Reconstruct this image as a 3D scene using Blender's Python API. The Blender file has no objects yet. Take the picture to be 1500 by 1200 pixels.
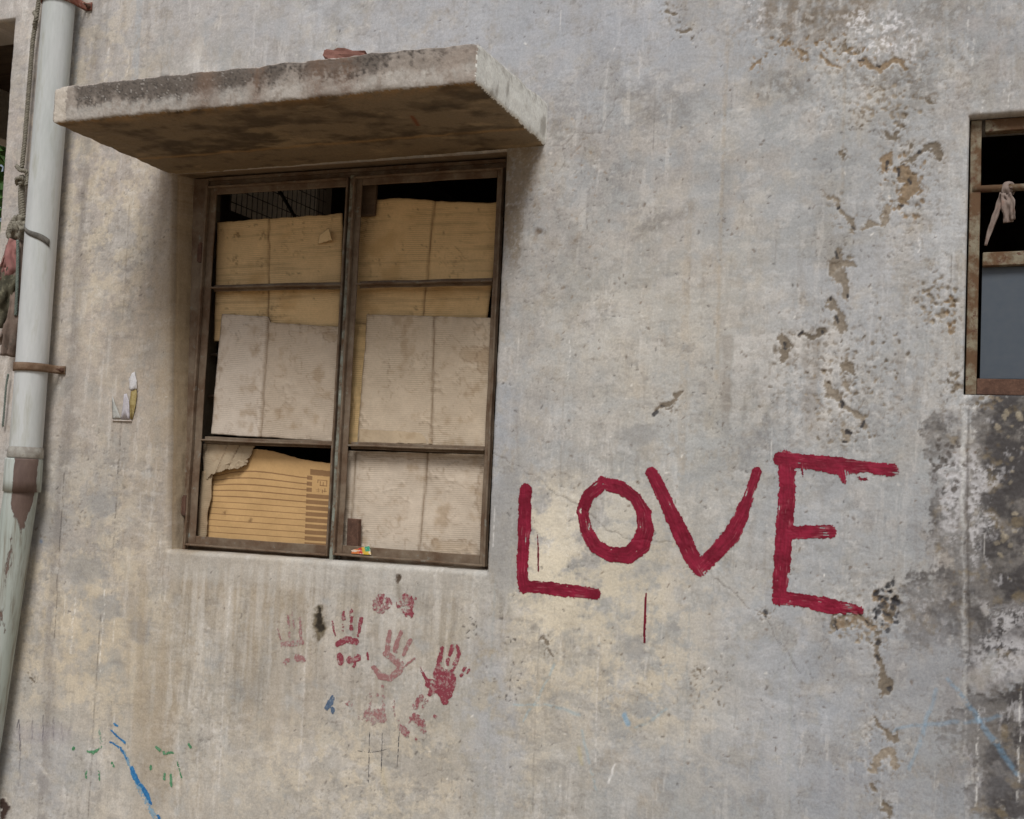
import bpy, bmesh, math, random
import numpy as np
from mathutils import Vector, Matrix

# ------------------------------------------------------------------ camera
F_PX, YAW, PITCH, ROLL = 1681.7, math.radians(-21.70), math.radians(3.53), math.radians(2.64)
CAM = np.array([0.0, -3.3, 1.6])
FW = np.array([math.sin(YAW)*math.cos(PITCH), math.cos(YAW)*math.cos(PITCH), math.sin(PITCH)])
_r = np.array([math.cos(YAW), -math.sin(YAW), 0.0]); _u = np.cross(_r, FW)
RT = math.cos(ROLL)*_r + math.sin(ROLL)*_u
UP = -math.sin(ROLL)*_r + math.cos(ROLL)*_u

scene = bpy.context.scene
coll = scene.collection
cam_d = bpy.data.cameras.new('camera'); cam = bpy.data.objects.new('camera', cam_d); coll.objects.link(cam)
cam_d.sensor_width = 36; cam_d.lens = 36*F_PX/1500; cam_d.clip_start = 0.05; cam_d.clip_end = 2000
cam.matrix_world = Matrix(((RT[0], UP[0], -FW[0], CAM[0]), (RT[1], UP[1], -FW[1], CAM[1]),
                           (RT[2], UP[2], -FW[2], CAM[2]), (0, 0, 0, 1)))
scene.camera = cam

# ------------------------------------------------------------------ overcast daylight
SUN_EL, SUN_AZ = math.radians(49), math.radians(16)      # azimuth measured from the facade's normal, + to the right
world = bpy.data.worlds.new('World'); scene.world = world; world.use_nodes = True
wn = world.node_tree.nodes; wl = world.node_tree.links
sky = wn.new('ShaderNodeTexSky'); sky.sky_type = 'NISHITA'; sky.sun_disc = False
sky.sun_elevation = SUN_EL; sky.sun_rotation = math.pi - SUN_AZ
sky.air_density = 1.0; sky.dust_density = 3.0; sky.ozone_density = 1.0
hs = wn.new('ShaderNodeHueSaturation'); hs.inputs['Saturation'].default_value = 0.55
wl.new(sky.outputs[0], hs.inputs['Color'])
wl.new(hs.outputs[0], wn['Background'].inputs['Color']); wn['Background'].inputs['Strength'].default_value = 0.05
sd = bpy.data.lights.new('sun', 'SUN'); sd.energy = 1.5; sd.angle = math.radians(20); sd.color = (1.0, 0.985, 0.965)
sun = bpy.data.objects.new('sun', sd); coll.objects.link(sun)
sv = Vector((math.sin(SUN_AZ)*math.cos(SUN_EL), -math.cos(SUN_AZ)*math.cos(SUN_EL), math.sin(SUN_EL)))
sun.rotation_euler = sv.to_track_quat('Z', 'Y').to_euler(); sun.location = (0, -6, 8)
scene.view_settings.view_transform = 'Standard'; scene.view_settings.look = 'None'
scene.view_settings.exposure = 0.54; scene.view_settings.gamma = 1.0

# ------------------------------------------------------------------ helpers
def W(px, py, Y=0.0):
    """the point of the plane y = Y that the photograph shows at (px, py)"""
    d = FW + RT*(px-750)/F_PX - UP*(py-600)/F_PX
    return CAM + d*(Y-CAM[1])/d[1]
def S(px, py):
    p = W(px, py); return (p[0], p[2])
def proj(X, Y, Z):
    dx, dy, dz = X-CAM[0], Y-CAM[1], Z-CAM[2]
    z = dx*FW[0]+dy*FW[1]+dz*FW[2]
    return (750+F_PX*(dx*RT[0]+dy*RT[1]+dz*RT[2])/z, 600-F_PX*(dx*UP[0]+dy*UP[1]+dz*UP[2])/z)
def lin(c):
    c = np.asarray(c, dtype=np.float64)/255.0
    return np.where(c <= .04045, c/12.92, ((c+.055)/1.055)**2.4)

_rng = np.random.RandomState(7)
_perm = np.concatenate([_rng.permutation(512)]*3).astype(np.int32)
_ang = _rng.rand(512)*2*np.pi
_gx, _gy = np.cos(_ang).astype(np.float32), np.sin(_ang).astype(np.float32)
def gnoise(x, y, seed=0):
    x = np.asarray(x, dtype=np.float32)+seed*17.31+300; y = np.asarray(y, dtype=np.float32)+seed*9.17+300
    xi = np.floor(x).astype(np.int32); yi = np.floor(y).astype(np.int32)
    fx = x-xi; fy = y-yi
    xi &= 511; yi &= 511; x1 = (xi+1) & 511; y1 = (yi+1) & 511
    def g(a, b, dx, dy):
        k = _perm[_perm[a]+b]; return _gx[k]*dx+_gy[k]*dy
    u = fx*fx*fx*(fx*(fx*6-15)+10); v = fy*fy*fy*(fy*(fy*6-15)+10)
    n0 = g(xi, yi, fx, fy); n0 = n0+(g(x1, yi, fx-1, fy)-n0)*u
    n1 = g(xi, y1, fx, fy-1); n1 = n1+(g(x1, y1, fx-1, fy-1)-n1)*u
    return (n0+(n1-n0)*v)*1.45
def fbm(x, z, size, octaves=4, seed=0, sx=1.0, sz=1.0, gain=.5):
    s = 0; a = 1.0; t = 0; f = 1.0/size
    for o in range(octaves):
        s = s+a*gnoise(x*f*sx, z*f*sz, seed+o*3); t += a; a *= gain; f *= 2.03
    return s/t
def smooth(a, b, x):
    t = np.clip((x-a)/(b-a), 0, 1); return t*t*(3-2*t)
def mix(col, c, m):
    return col+(np.asarray(c)-col)*m[..., None]
def pdist(X, Z, pts, w):
    """signed distance to a stroke: distance to the polyline minus half its (varying) width"""
    if np.isscalar(w): w = [w]*len(pts)
    best = None
    for (a, b, wa, wb) in zip(pts[:-1], pts[1:], w[:-1], w[1:]):
        ax, az = a; dx, dz = b[0]-ax, b[1]-az; L = dx*dx+dz*dz+1e-12
        t = np.clip(((X-ax)*dx+(Z-az)*dz)/L, 0, 1)
        d = np.hypot(X-ax-t*dx, Z-az-t*dz)-(wa+(wb-wa)*t)/2
        best = d if best is None else np.minimum(best, d)
    return best

def brush_coords(X, Z, strokes):
    """for each point: distance along and across the nearest brush stroke, and distance from its far end"""
    bd = np.full(X.shape, 1e9); al = np.zeros(X.shape); cr = np.zeros(X.shape); en = np.zeros(X.shape); k0 = 0
    for pts, w in strokes:
        L = [math.hypot(b[0]-a[0], b[1]-a[1]) for a, b in zip(pts[:-1], pts[1:])]; tot = sum(L); acc = 0
        for a, b, l_ in zip(pts[:-1], pts[1:], L):
            dx, dz = (b[0]-a[0])/max(l_, 1e-9), (b[1]-a[1])/max(l_, 1e-9); t = np.clip((X-a[0])*dx+(Z-a[1])*dz, 0, l_)
            d = np.hypot(X-a[0]-t*dx, Z-a[1]-t*dz); m = d < bd
            bd = np.where(m, d, bd); al = np.where(m, acc+t+k0, al); cr = np.where(m, (X-a[0])*dz-(Z-a[1])*dx, cr); en = np.where(m, tot-acc-t, en); acc += l_
        k0 += 3.7
    return al.astype(np.float32), cr.astype(np.float32), en

def finish(o, parent=None, mat=None, smooth_shade=True):
    coll.objects.link(o)
    if parent is not None: o.parent = parent
    if mat is not None: o.data.materials.append(mat)
    if smooth_shade and o.type == 'MESH':
        o.data.polygons.foreach_set('use_smooth', np.ones(len(o.data.polygons), dtype=bool))
    return o
def grid_mesh(name, co, quads, col=None, uv=None):
    me = bpy.data.meshes.new(name); n = len(co); q = len(quads)
    me.vertices.add(n); me.vertices.foreach_set('co', np.ascontiguousarray(co, dtype=np.float32).ravel())
    me.loops.add(q*4); me.loops.foreach_set('vertex_index', np.ascontiguousarray(quads, dtype=np.int32).ravel())
    me.polygons.add(q); me.polygons.foreach_set('loop_start', np.arange(q, dtype=np.int32)*4)
    me.update(calc_edges=True)
    if col is not None:
        c = np.ones((n, 4), dtype=np.float32); c[:, :3] = np.clip(col, 0, 1)
        a = me.color_attributes.new('tone', 'FLOAT_COLOR', 'POINT'); a.data.foreach_set('color', c.ravel())
    if uv is not None:
        l = me.uv_layers.new(name='sheet')
        l.data.foreach_set('uv', np.asarray(uv, dtype=np.float32)[np.asarray(quads).ravel()].ravel())
    return me
def tag(o, label, cat, group=None):
    o['label'] = label; o['category'] = cat
    if group: o['group'] = group
    return o
def thing(name, loc, label, cat, group=None):
    o = bpy.data.objects.new(name, None); o.location = loc; o.empty_display_size = .05; coll.objects.link(o)
    return tag(o, label, cat, group)
def under(o, root):
    """parent o (built in world coordinates) to a root that stands at its own location"""
    o.parent = root; o.matrix_parent_inverse = Matrix.Translation(-Vector(root.location)); return o
def bm_obj(name, bm, mat, root=None, smooth_shade=False, origin=None):
    me = bpy.data.meshes.new(name); bmesh.ops.recalc_face_normals(bm, faces=bm.faces); bm.to_mesh(me); bm.free()
    o = bpy.data.objects.new(name, me); finish(o, None, mat, smooth_shade)
    if root is not None: under(o, root)
    return o
def bm_box(bm, x0, x1, y0, y1, z0, z1, bev=.0015, jit=0, cuts=0):
    m = bmesh.new(); bmesh.ops.create_cube(m, size=1)
    for v in m.verts: v.co = Vector(((x0+x1)/2+v.co.x*(x1-x0), (y0+y1)/2+v.co.y*(y1-y0), (z0+z1)/2+v.co.z*(z1-z0)))
    if cuts:
        L = max(x1-x0, z1-z0)
        es = [e for e in m.edges if e.calc_length() > L*.98]
        bmesh.ops.subdivide_edges(m, edges=es, cuts=cuts)
    if bev: bmesh.ops.bevel(m, geom=list(m.edges) if not cuts else [e for e in m.edges if e.calc_face_angle(0) > .5], offset=bev, segments=1, affect='EDGES')
    if jit:
        for v in m.verts:
            k = float(gnoise(np.float32(v.co.x*9), np.float32(v.co.z*9), 3)); k2 = float(gnoise(np.float32(v.co.x*9), np.float32(v.co.z*9), 8))
            v.co.y += k*jit; v.co.z += k2*jit; v.co.x += (k-k2)*.5*jit
    me = bpy.data.meshes.new('tmp'); m.to_mesh(me); m.free(); bm.from_mesh(me); bpy.data.meshes.remove(me)
def tube(bm, pts, rad, n=8, caps=True):
    pts = [Vector(p) for p in pts]
    rr = rad if hasattr(rad, '__len__') else [rad]*len(pts)
    rings = []; ref = None
    for i, p in enumerate(pts):
        t = (pts[min(i+1, len(pts)-1)]-pts[max(i-1, 0)]).normalized()
        if ref is None: ref = t.orthogonal().normalized()
        ref = (ref-t*ref.dot(t)).normalized(); b = t.cross(ref)
        rings.append([bm.verts.new(p+(ref*math.cos(2*math.pi*k/n)+b*math.sin(2*math.pi*k/n))*rr[i]) for k in range(n)])
    for a, b in zip(rings[:-1], rings[1:]):
        for k in range(n): bm.faces.new((a[k], a[(k+1) % n], b[(k+1) % n], b[k]))
    if caps: bm.faces.new(rings[0][::-1]); bm.faces.new(rings[-1])
def resample(pts, step):
    pts = [np.array(p, float) for p in pts]
    seg = [np.linalg.norm(b-a) for a, b in zip(pts[:-1], pts[1:])]; L = sum(seg); n = max(2, int(L/step))
    cum = np.concatenate([[0], np.cumsum(seg)]); P = np.array(pts)
    s = np.linspace(0, L, n+1)
    P = np.stack([np.interp(s, cum, P[:, k]) for k in range(3)], 1)
    for _ in range(3): P[1:-1] = (P[:-2]+2*P[1:-1]+P[2:])/4
    return P

# ------------------------------------------------------------------ materials
def new_mat(name):
    m = bpy.data.materials.new(name); m.use_nodes = True
    return m, m.node_tree.nodes, m.node_tree.links, m.node_tree.nodes['Principled BSDF']
def tex_noise(n, l, scale, detail=4, rough=.6, vec=None):
    t = n.new('ShaderNodeTexNoise'); t.inputs['Scale'].default_value = scale
    t.inputs['Detail'].default_value = detail; t.inputs['Roughness'].default_value = rough
    if vec is not None: l.new(vec, t.inputs['Vector'])
    return t
def ramp(n, l, src, p0, p1, c0=(0, 0, 0, 1), c1=(1, 1, 1, 1)):
    r = n.new('ShaderNodeValToRGB'); e = r.color_ramp.elements
    e[0].position = p0; e[1].position = p1; e[0].color = c0; e[1].color = c1; l.new(src, r.inputs['Fac']); return r
def mixc(n, l, a, b, fac, mode='MIX'):
    m = n.new('ShaderNodeMix'); m.data_type = 'RGBA'; m.blend_type = mode
    for sock, v in ((6, a), (7, b), (0, fac)):
        if hasattr(v, 'default_value') or hasattr(v, 'links'): l.new(v, m.inputs[sock])
        else: m.inputs[sock].default_value = v if sock == 0 else (*v, 1)
    return m.outputs[2]
def mat_tone(name, rough=.9, grain=(260, 900), amp=.16, bump=.25, bumpdist=.0012, uvwave=None, spec=.25):
    """colour from the sheet's own tone attribute, with fine procedural grain and relief on top"""
    m, n, l, b = new_mat(name)
    a = n.new('ShaderNodeAttribute'); a.attribute_name = 'tone'
    tc = n.new('ShaderNodeTexCoord')
    t1 = tex_noise(n, l, grain[0], 5, .65, tc.outputs['Object']); t2 = tex_noise(n, l, grain[1], 2, .5, tc.outputs['Object'])
    r1 = ramp(n, l, t1.outputs['Fac'], .3, .7, (1-amp,)*3+(1,), (1+amp*.8,)*3+(1,))
    c = mixc(n, l, a.outputs['Color'], r1.outputs['Color'], 1.0, 'MULTIPLY')
    r2 = ramp(n, l, t2.outputs['Fac'], .25, .75, (1-amp*.7,)*3+(1,), (1+amp*.7,)*3+(1,))
    c = mixc(n, l, c, r2.outputs['Color'], 1.0, 'MULTIPLY')
    h = t1.outputs['Fac']
    if uvwave:
        uvn = n.new('ShaderNodeUVMap'); uvn.uv_map = 'sheet'
        wv = n.new('ShaderNodeTexWave'); wv.bands_direction = 'Y'; wv.inputs['Scale'].default_value = uvwave
        wv.inputs['Distortion'].default_value = 1.6; wv.inputs['Detail'].default_value = 2
        l.new(uvn.outputs['UV'], wv.inputs['Vector'])
        rw = ramp(n, l, wv.outputs['Fac'], 0, .35, (.70, .68, .65, 1), (1, 1, 1, 1))
        t3 = tex_noise(n, l, 9, 3, .6, tc.outputs['Object']); f3 = ramp(n, l, t3.outputs['Fac'], .38, .62)
        wl_ = mixc(n, l, (1, 1, 1), rw.outputs['Color'], f3.outputs['Color'])
        c = mixc(n, l, c, wl_, 1.0, 'MULTIPLY')
        ad = n.new('ShaderNodeMath'); ad.operation = 'MULTIPLY_ADD'; l.new(wv.outputs['Fac'], ad.inputs[0]); ad.inputs[1].default_value = .5
        l.new(t1.outputs['Fac'], ad.inputs[2]); h = ad.outputs[0]
    l.new(c, b.inputs['Base Color'])
    bp = n.new('ShaderNodeBump'); bp.inputs['Strength'].default_value = bump; bp.inputs['Distance'].default_value = bumpdist
    l.new(h, bp.inputs['Height']); l.new(bp.outputs[0], b.inputs['Normal'])
    b.inputs['Roughness'].default_value = rough; b.inputs['Specular IOR Level'].default_value = spec
    return m
def mat_two(name, c0, c1, scale, p0=.4, p1=.6, rough=(.8, .8), c2=None, scale2=200, bump=.3, dist=.001, stretch=None, c2lim=(.55, .7)):
    m, n, l, b = new_mat(name); tc = n.new('ShaderNodeTexCoord'); v = tc.outputs['Object']
    if stretch:
        mp = n.new('ShaderNodeMapping'); mp.inputs['Scale'].default_value = stretch; l.new(v, mp.inputs['Vector']); v = mp.outputs[0]
    t = tex_noise(n, l, scale, 7, .65, v); r = ramp(n, l, t.outputs['Fac'], p0, p1)
    c = mixc(n, l, c0, c1, r.outputs['Color'])
    t2 = tex_noise(n, l, scale2, 5, .7, v)
    if c2 is not None:
        r2 = ramp(n, l, t2.outputs['Fac'], *c2lim); c = mixc(n, l, c, c2, r2.outputs['Color'])
    g = ramp(n, l, t2.outputs['Fac'], .25, .75, (.8,)*3+(1,), (1.18,)*3+(1,)); c = mixc(n, l, c, g.outputs['Color'], 1.0, 'MULTIPLY')
    l.new(c, b.inputs['Base Color'])
    mr = n.new('ShaderNodeMapRange'); l.new(r.outputs['Color'], mr.inputs[0]); mr.inputs[3].default_value = rough[0]; mr.inputs[4].default_value = rough[1]
    l.new(mr.outputs[0], b.inputs['Roughness'])
    ad = n.new('ShaderNodeMath'); ad.operation = 'ADD'; l.new(t.outputs['Fac'], ad.inputs[0]); l.new(t2.outputs['Fac'], ad.inputs[1])
    bp = n.new('ShaderNodeBump'); bp.inputs['Strength'].default_value = bump; bp.inputs['Distance'].default_value = dist
    l.new(ad.outputs[0], bp.inputs['Height']); l.new(bp.outputs[0], b.inputs['Normal']); b.inputs['Specular IOR Level'].default_value = .3
    return m
M = {}
M['wall'] = mat_tone('weathered_plaster', .92, (150, 620), .14, .45, .0015)
M['concrete'] = mat_tone('stained_concrete', .93, (140, 500), .16, .5, .002)
M['card'] = mat_tone('corrugated_cardboard', .9, (120, 500), .07, .25, .0012, uvwave=46)
M['cardplain'] = mat_tone('printed_cardboard', .85, (120, 500), .06, .12, .0006)
M['paintfilm'] = mat_tone('brushed_paint', .55, (90, 420), .10, .4, .0008)
M['red'] = mat_two('crimson_brush_paint', (.115, .004, .016), (.18, .008, .026), 18, .35, .65, (.6, .5), (.30, .06, .08), 160, .6, .001, c2lim=(.62, .74))
M['pink'] = mat_two('worn_crimson_print', (.20, .028, .045), (.31, .085, .10), 55, .35, .65, (.8, .8), None, 300, .3, .0005)
M['faint'] = mat_two('faded_crimson_print', (.33, .17, .165), (.38, .25, .235), 45, .35, .65, (.85, .85), None, 300, .3, .0005)
M['bluepaint'] = mat_two('blue_paint', (.02, .14, .36), (.05, .24, .47), 40, .4, .6, (.6, .7), None, 300, .3, .0005)
M['bluewash'] = mat_two('thin_blue_paint', (.20, .33, .44), (.27, .37, .44), 40, .4, .6, (.8, .8), None, 300, .3, .0005)
M['green'] = mat_two('green_paint', (.07, .23, .11), (.14, .31, .18), 60, .4, .6, (.7, .7), None, 300, .3, .0005)
M['greenwash'] = mat_two('thin_green_paint', (.25, .35, .26), (.31, .37, .30), 60, .4, .6, (.8, .8), None, 300, .3, .0005)
M['black'] = mat_two('charcoal_line', (.07, .07, .075), (.14, .135, .135), 90, .4, .6, (.9, .9), None, 400, .3, .0005)
M['steel'] = mat_two('rusty_painted_steel', (.125, .078, .048), (.205, .158, .112), 11, .38, .62, (.85, .65), (.20, .205, .18), 34, .6, .0012, c2lim=(.60, .72))
M['steelgreen'] = mat_two('flaking_green_grey_steel', (.12, .075, .045), (.24, .26, .22), 26, .40, .60, (.85, .6), (.42, .43, .40), 70, .6, .0012, c2lim=(.62, .72))
M['rust'] = mat_two('bare_rust', (.085, .045, .032), (.14, .075, .05), 30, .35, .65, (.9, .8), (.22, .13, .08), 120, .6, .001, c2lim=(.62, .75))
M['rustlight'] = mat_two('flaking_cream_and_rust', (.13, .075, .04), (.25, .22, .155), 22, .46, .62, (.85, .6), (.10, .05, .03), 55, .6, .0012, c2lim=(.56, .64))
M['pvc'] = mat_two('aged_pale_plastic', (.44, .475, .455), (.60, .62, .62), 5, .35, .65, (.45, .5), (.30, .30, .24), 16, .3, .0008, stretch=(1, 1, .16), c2lim=(.52, .74))
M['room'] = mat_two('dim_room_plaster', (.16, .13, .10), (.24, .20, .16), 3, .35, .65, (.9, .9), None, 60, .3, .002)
M['darkwood'] = mat_two('dark_boards', (.07, .045, .03), (.14, .095, .06), 4, .35, .65, (.8, .8), None, 60, .4, .002, stretch=(1, 6, 6))
M['wire'] = mat_two('dark_wire', (.03, .025, .02), (.06, .045, .035), 60, .4, .6, (.7, .7))
M['rope'] = mat_two('weathered_rope', (.155, .14, .11), (.27, .25, .20), 60, .35, .65, (.95, .95), (.36, .34, .28), 220, .5, .001)
M['rag'] = mat_two('grimy_brown_cloth', (.14, .105, .085), (.25, .19, .155), 16, .35, .65, (.95, .95), (.09, .08, .065), 45, .5, .001)
M['ragpink'] = mat_two('faded_pink_cloth', (.30, .135, .125), (.38, .20, .18), 18, .35, .65, (.95, .95), (.2, .13, .1), 45, .5, .001)
M['ragdark'] = mat_two('mossy_dark_cloth', (.06, .058, .04), (.12, .11, .075), 22, .35, .65, (.95, .95), (.2, .19, .13), 60, .5, .001)
M['string'] = mat_two('green_string', (.13, .16, .14), (.2, .235, .205), 60, .4, .6, (.9, .9))
M['ragpale'] = mat_two('pale_cloth_strip', (.20, .15, .13), (.28, .225, .195), 30, .35, .65, (.95, .95), (.22, .14, .11), 50, .5, .001)
M['glass'] = None
M['brick'] = mat_two('broken_brick', (.17, .075, .06), (.25, .125, .10), 22, .35, .65, (.95, .95), (.13, .075, .06), 60, .8, .003)
M['ground'] = mat_two('packed_earth', (.25, .18, .115), (.33, .25, .17), .8, .35, .65, (.95, .95), (.2, .15, .1), 14, .6, .01)
M['leaf'] = mat_two('leaf_green', (.05, .12, .025), (.10, .20, .05), 6, .4, .6, (.6, .6))
M['bark'] = mat_two('bark', (.10, .07, .05), (.17, .12, .09), 20, .4, .6, (.9, .9))
M['paper'] = mat_tone('torn_paper', .8, (200, 700), .06, .15, .0004)

# ------------------------------------------------------------------ ground
me = grid_mesh('ground', np.array([(-300, -300, 0), (300, -300, 0), (300, 300, 0), (-300, 300, 0)], float), [(0, 1, 2, 3)])
g = bpy.data.objects.new('ground', me); finish(g, None, M['ground'], False); g['kind'] = 'structure'

# ------------------------------------------------------------------ the plaster wall: a fine relief sheet with three openings
MM = .00225                                            # about one photograph pixel on the wall, in metres
OPEN = {'a': (-2.615, -1.375, 1.305, 2.640), 'b': (-.012, .93, 1.886, 2.648), 'c': (-4.60, -3.457, .90, 3.290)}
def spaced():
    xs = [-3.62]
    while xs[-1] < .24: xs.append(xs[-1]+.0030+(.24-xs[-1])/3.86*.0021)
    xs = np.array(xs); zs = np.arange(.21, 3.46, .0036)
    xs = np.concatenate([[-7, -6, -5.2, -4.8, -4.6, -4.3, -4.0, -3.8, -3.7], xs, [.3, .42, .6, .93, 1.3, 1.8, 2.6, 4.0]])
    zs = np.concatenate([[-.05, .06, .14], zs, [3.55, 3.7, 4.0, 4.6]])
    for (x0, x1, z0, z1) in OPEN.values():
        for v in (x0, x1): xs[np.argmin(abs(xs-v))] = v
        for v in (z0, z1): zs[np.argmin(abs(zs-v))] = v
    return xs, zs
XS, ZS = spaced(); NX, NZ = len(XS), len(ZS)
X, Z = np.meshgrid(XS, ZS)                             # arrays [row z, column x]
def warp_a(x, z):
    """the plastered left corner of the boarded window leans a little"""
    k = np.clip((z-1.305)/(2.64-1.305), 0, 1)
    return (x + (.040-.080*k)*np.exp(-((x+2.615)/.16)**2)), z+.010*np.exp(-((z-1.305)/.12)**2)*np.clip((x+2.6)/1.2, 0, 1)
XW, ZW = warp_a(X, Z)
U, V = proj(XW, 0*XW, ZW)
XN, ZN = XW.astype(np.float32), ZW.astype(np.float32)

n_big = fbm(XN, ZN, .9, 4, 1); n_mid = fbm(XN, ZN, .22, 5, 11); n_sml = fbm(XN, ZN, .06, 4, 21, gain=.6); n_fin = fbm(XN, ZN, .016, 3, 31, gain=.7)
n_strk = fbm(XN, ZN, .05, 4, 41, 1.0, .06); n_strk2 = fbm(XN, ZN, .016, 3, 46, 1.0, .05); n_hor = fbm(XN, ZN, .05, 4, 51, .10, 1.0)
n_cel = fbm(XN, ZN, .11, 5, 61, gain=.62)
UW = U+14*n_sml+10*n_fin; VW = V+14*fbm(XN, ZN, .06, 3, 71)+8*fbm(XN, ZN, .018, 2, 81)

gu = [0, 250, 500, 750, 1000, 1250, 1500]; gv = [0, 240, 480, 720, 960, 1200]
TONE = np.array([
 [(164, 156, 149), (160, 154, 149), (160, 157, 156), (157, 156, 158), (158, 157, 158), (150, 145, 141), (160, 157, 157)],
 [(160, 150, 142), (163, 152, 141), (156, 151, 146), (156, 152, 150), (161, 157, 154), (160, 157, 154), (161, 158, 156)],
 [(165, 154, 143), (158, 145, 130), (156, 150, 142), (160, 156, 152), (167, 162, 155), (161, 158, 155), (164, 162, 159)],
 [(154, 146, 138), (153, 141, 127), (155, 149, 140), (160, 157, 154), (166, 163, 158), (156, 154, 153), (132, 128, 127)],
 [(160, 151, 139), (159, 149, 134), (163, 155, 145), (165, 157, 144), (158, 156, 152), (143, 142, 143), (136, 133, 134)],
 [(156, 149, 140), (164, 155, 142), (163, 157, 148), (161, 156, 148), (148, 146, 144), (140, 140, 142), (124, 122, 122)]], float)
TONE[2:, :2] += np.array((7, 9, 12)); TONE[0:2, :2] += np.array((3, 5, 8))
TONE = lin(TONE)/.86
def tone_at(u, v):
    a = np.clip(u/250, 0, 5.999); b = np.clip(v/240, 0, 4.999); i = a.astype(int); j = b.astype(int); fa = smooth(0, 1, a-i)[..., None]; fb = smooth(0, 1, b-j)[..., None]
    return (TONE[j, i]*(1-fa)+TONE[j, i+1]*fa)*(1-fb)+(TONE[j+1, i]*(1-fa)+TONE[j+1, i+1]*fa)*fb
COL = tone_at(U+90*n_mid+40*n_big, V+90*n_cel)
H = (.0045*n_big+.0022*n_mid+.0009*n_sml+.0005*n_fin+.0003*n_hor+.0003*n_strk)       # relief, metres outward

SMUDGE = []
def blob(cx, cy, rx, ry, soft=.5, ang=0.0, warp=1.0):
    du, dv = (U+(UW-U)*warp)-cx, (V+(VW-V)*warp)-cy
    c, s = math.cos(ang), math.sin(ang)
    r = np.hypot((du*c+dv*s)/rx, (-du*s+dv*c)/ry)
    return 1-smooth(1-soft, 1+soft, r)
def blobs(lst, **k):
    m = 0
    for b in lst: m = np.maximum(m, blob(*b, **k))
    return m
cream, grey, blue, pale, tan = lin((190, 178, 158))/.86, lin((147, 148, 146))/.86, lin((149, 154, 159))/.86, lin((196, 192, 188))/.86, lin((150, 134, 112))/.86
dark, brown, sand, rusty = lin((86, 80, 76))/.86, lin((116, 105, 91))/.86, lin((134, 123, 109))/.86, lin((132, 113, 90))/.86
# cloudy washes
COL *= (1+.12*n_mid+.12*n_sml+.13*n_fin+.06*n_strk+.02*n_hor+.10*gnoise(XN*150, ZN*150, 77))[..., None]
COL = mix(COL, blue, .50*smooth(.0, .40, n_cel+.25*n_big+.35*smooth(500, 1400, U)-.25*(U < 300)))
COL = mix(COL, grey, .30*smooth(.0, .35, fbm(XN, ZN, .30, 5, 91)))
cz = blobs([(900, 930, 200, 200), (790, 800, 60, 90), (1050, 1020, 70, 60), (830, 960, 90, 130), (120, 900, 110, 200), (1080, 1090, 110, 90), (560, 1130, 220, 80), (130, 250, 100, 260)], soft=.6)
COL = mix(COL, cream, .62*cz*smooth(-.10, .18, n_cel+.45*n_sml+.3*n_fin))
COL = mix(COL, cream, .22*smooth(.05, .4, fbm(XN, ZN, .16, 5, 101, gain=.68)))
COL = mix(COL, pale, .30*smooth(.25, .5, fbm(XN, ZN, .09, 5, 111, gain=.65)))
# flaked layers of old lime wash, with sharp little edges, and trowel and brush drags
for (sd_, size, sx_, sz_, thr, cc_, al_, dh_) in [(901, .10, 1, .8, .10, pale, .20, .0005), (911, .07, 1, .7, .12, grey, .26, -.0005), (921, .045, 1, .5, .14, tan, .22, -.0004), (931, .05, .6, 1, .14, pale, .22, .0004), (941, .035, .5, 1, .16, lin((120, 116, 114))/.86, .26, -.0006),
        (951, .03, 1, .12, .16, lin((130, 124, 118))/.86, .26, -.0003), (961, .03, 1, .10, .18, lin((198, 194, 190))/.86, .26, .0003), (971, .03, .3, 1, .26, lin((126, 122, 120))/.86, .20, -.0004), (981, .02, 1, 1, .26, lin((112, 106, 100))/.86, .42, -.0008), (991, .16, 1, .9, .06, lin((164, 158, 150))/.86, .22, .0006)]:
    f_ = fbm(XN, ZN, size, 5, sd_, sx_, sz_, .66); reg = smooth(-.25, .2, gnoise(XN*2.1, ZN*2.1, sd_+3))
    m_ = smooth(thr, thr+.06, f_)*(.15+.85*reg); COL = mix(COL, cc_, al_*m_); H += dh_*m_
for (b_, c_, a_) in [((800, 800, 66, 76), (200, 191, 174), .85), ((900, 770, 55, 62), (190, 184, 172), .7), ((850, 860, 90, 50), (198, 188, 168), .7), ((870, 900, 120, 90), (188, 178, 160), .5), ((960, 480, 170, 120), (176, 170, 160), .5), ((1020, 1020, 80, 60), (184, 172, 150), .5), ((600, 40, 260, 60), (162, 164, 170), .5), ((900, 60, 200, 80), (158, 160, 167), .5), ((1250, 420, 120, 140), (164, 165, 169), .4),
        ((1130, 980, 110, 120), (154, 157, 164), .55), ((1180, 1120, 140, 90), (144, 148, 156), .5), ((960, 1130, 100, 60), (150, 150, 150), .5), ((740, 700, 26, 150), (150, 153, 160), .6), ((720, 1040, 40, 160), (150, 153, 160), .6), ((1230, 780, 110, 90), (156, 157, 160), .5), ((130, 930, 80, 90), (180, 166, 144), .5), ((60, 1120, 70, 60), (146, 148, 154), .5), ((1330, 330, 90, 130), (168, 168, 170), .4)]:
    COL = mix(COL, lin(c_)/.86, a_*blob(*b_, soft=.75, warp=2.4)*smooth(-.35, .15, n_cel+.5*n_sml+.3*n_fin))
# smooth grey cement smears
for b in [(700, 640, 20, 60), (60, 770, 40, 30), (125, 835, 30, 24), (205, 925, 18, 16), (155, 890, 22, 20), (988, 920, 9, 11), (930, 950, 16, 18), (935, 640, 26, 16), (150, 740, 22, 16), (745, 780, 30, 90)]:
    m = blob(*b, soft=.22, warp=.8); COL = mix(COL, lin((142, 140, 138))/.86, .65*m); H -= .0006*m
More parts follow.
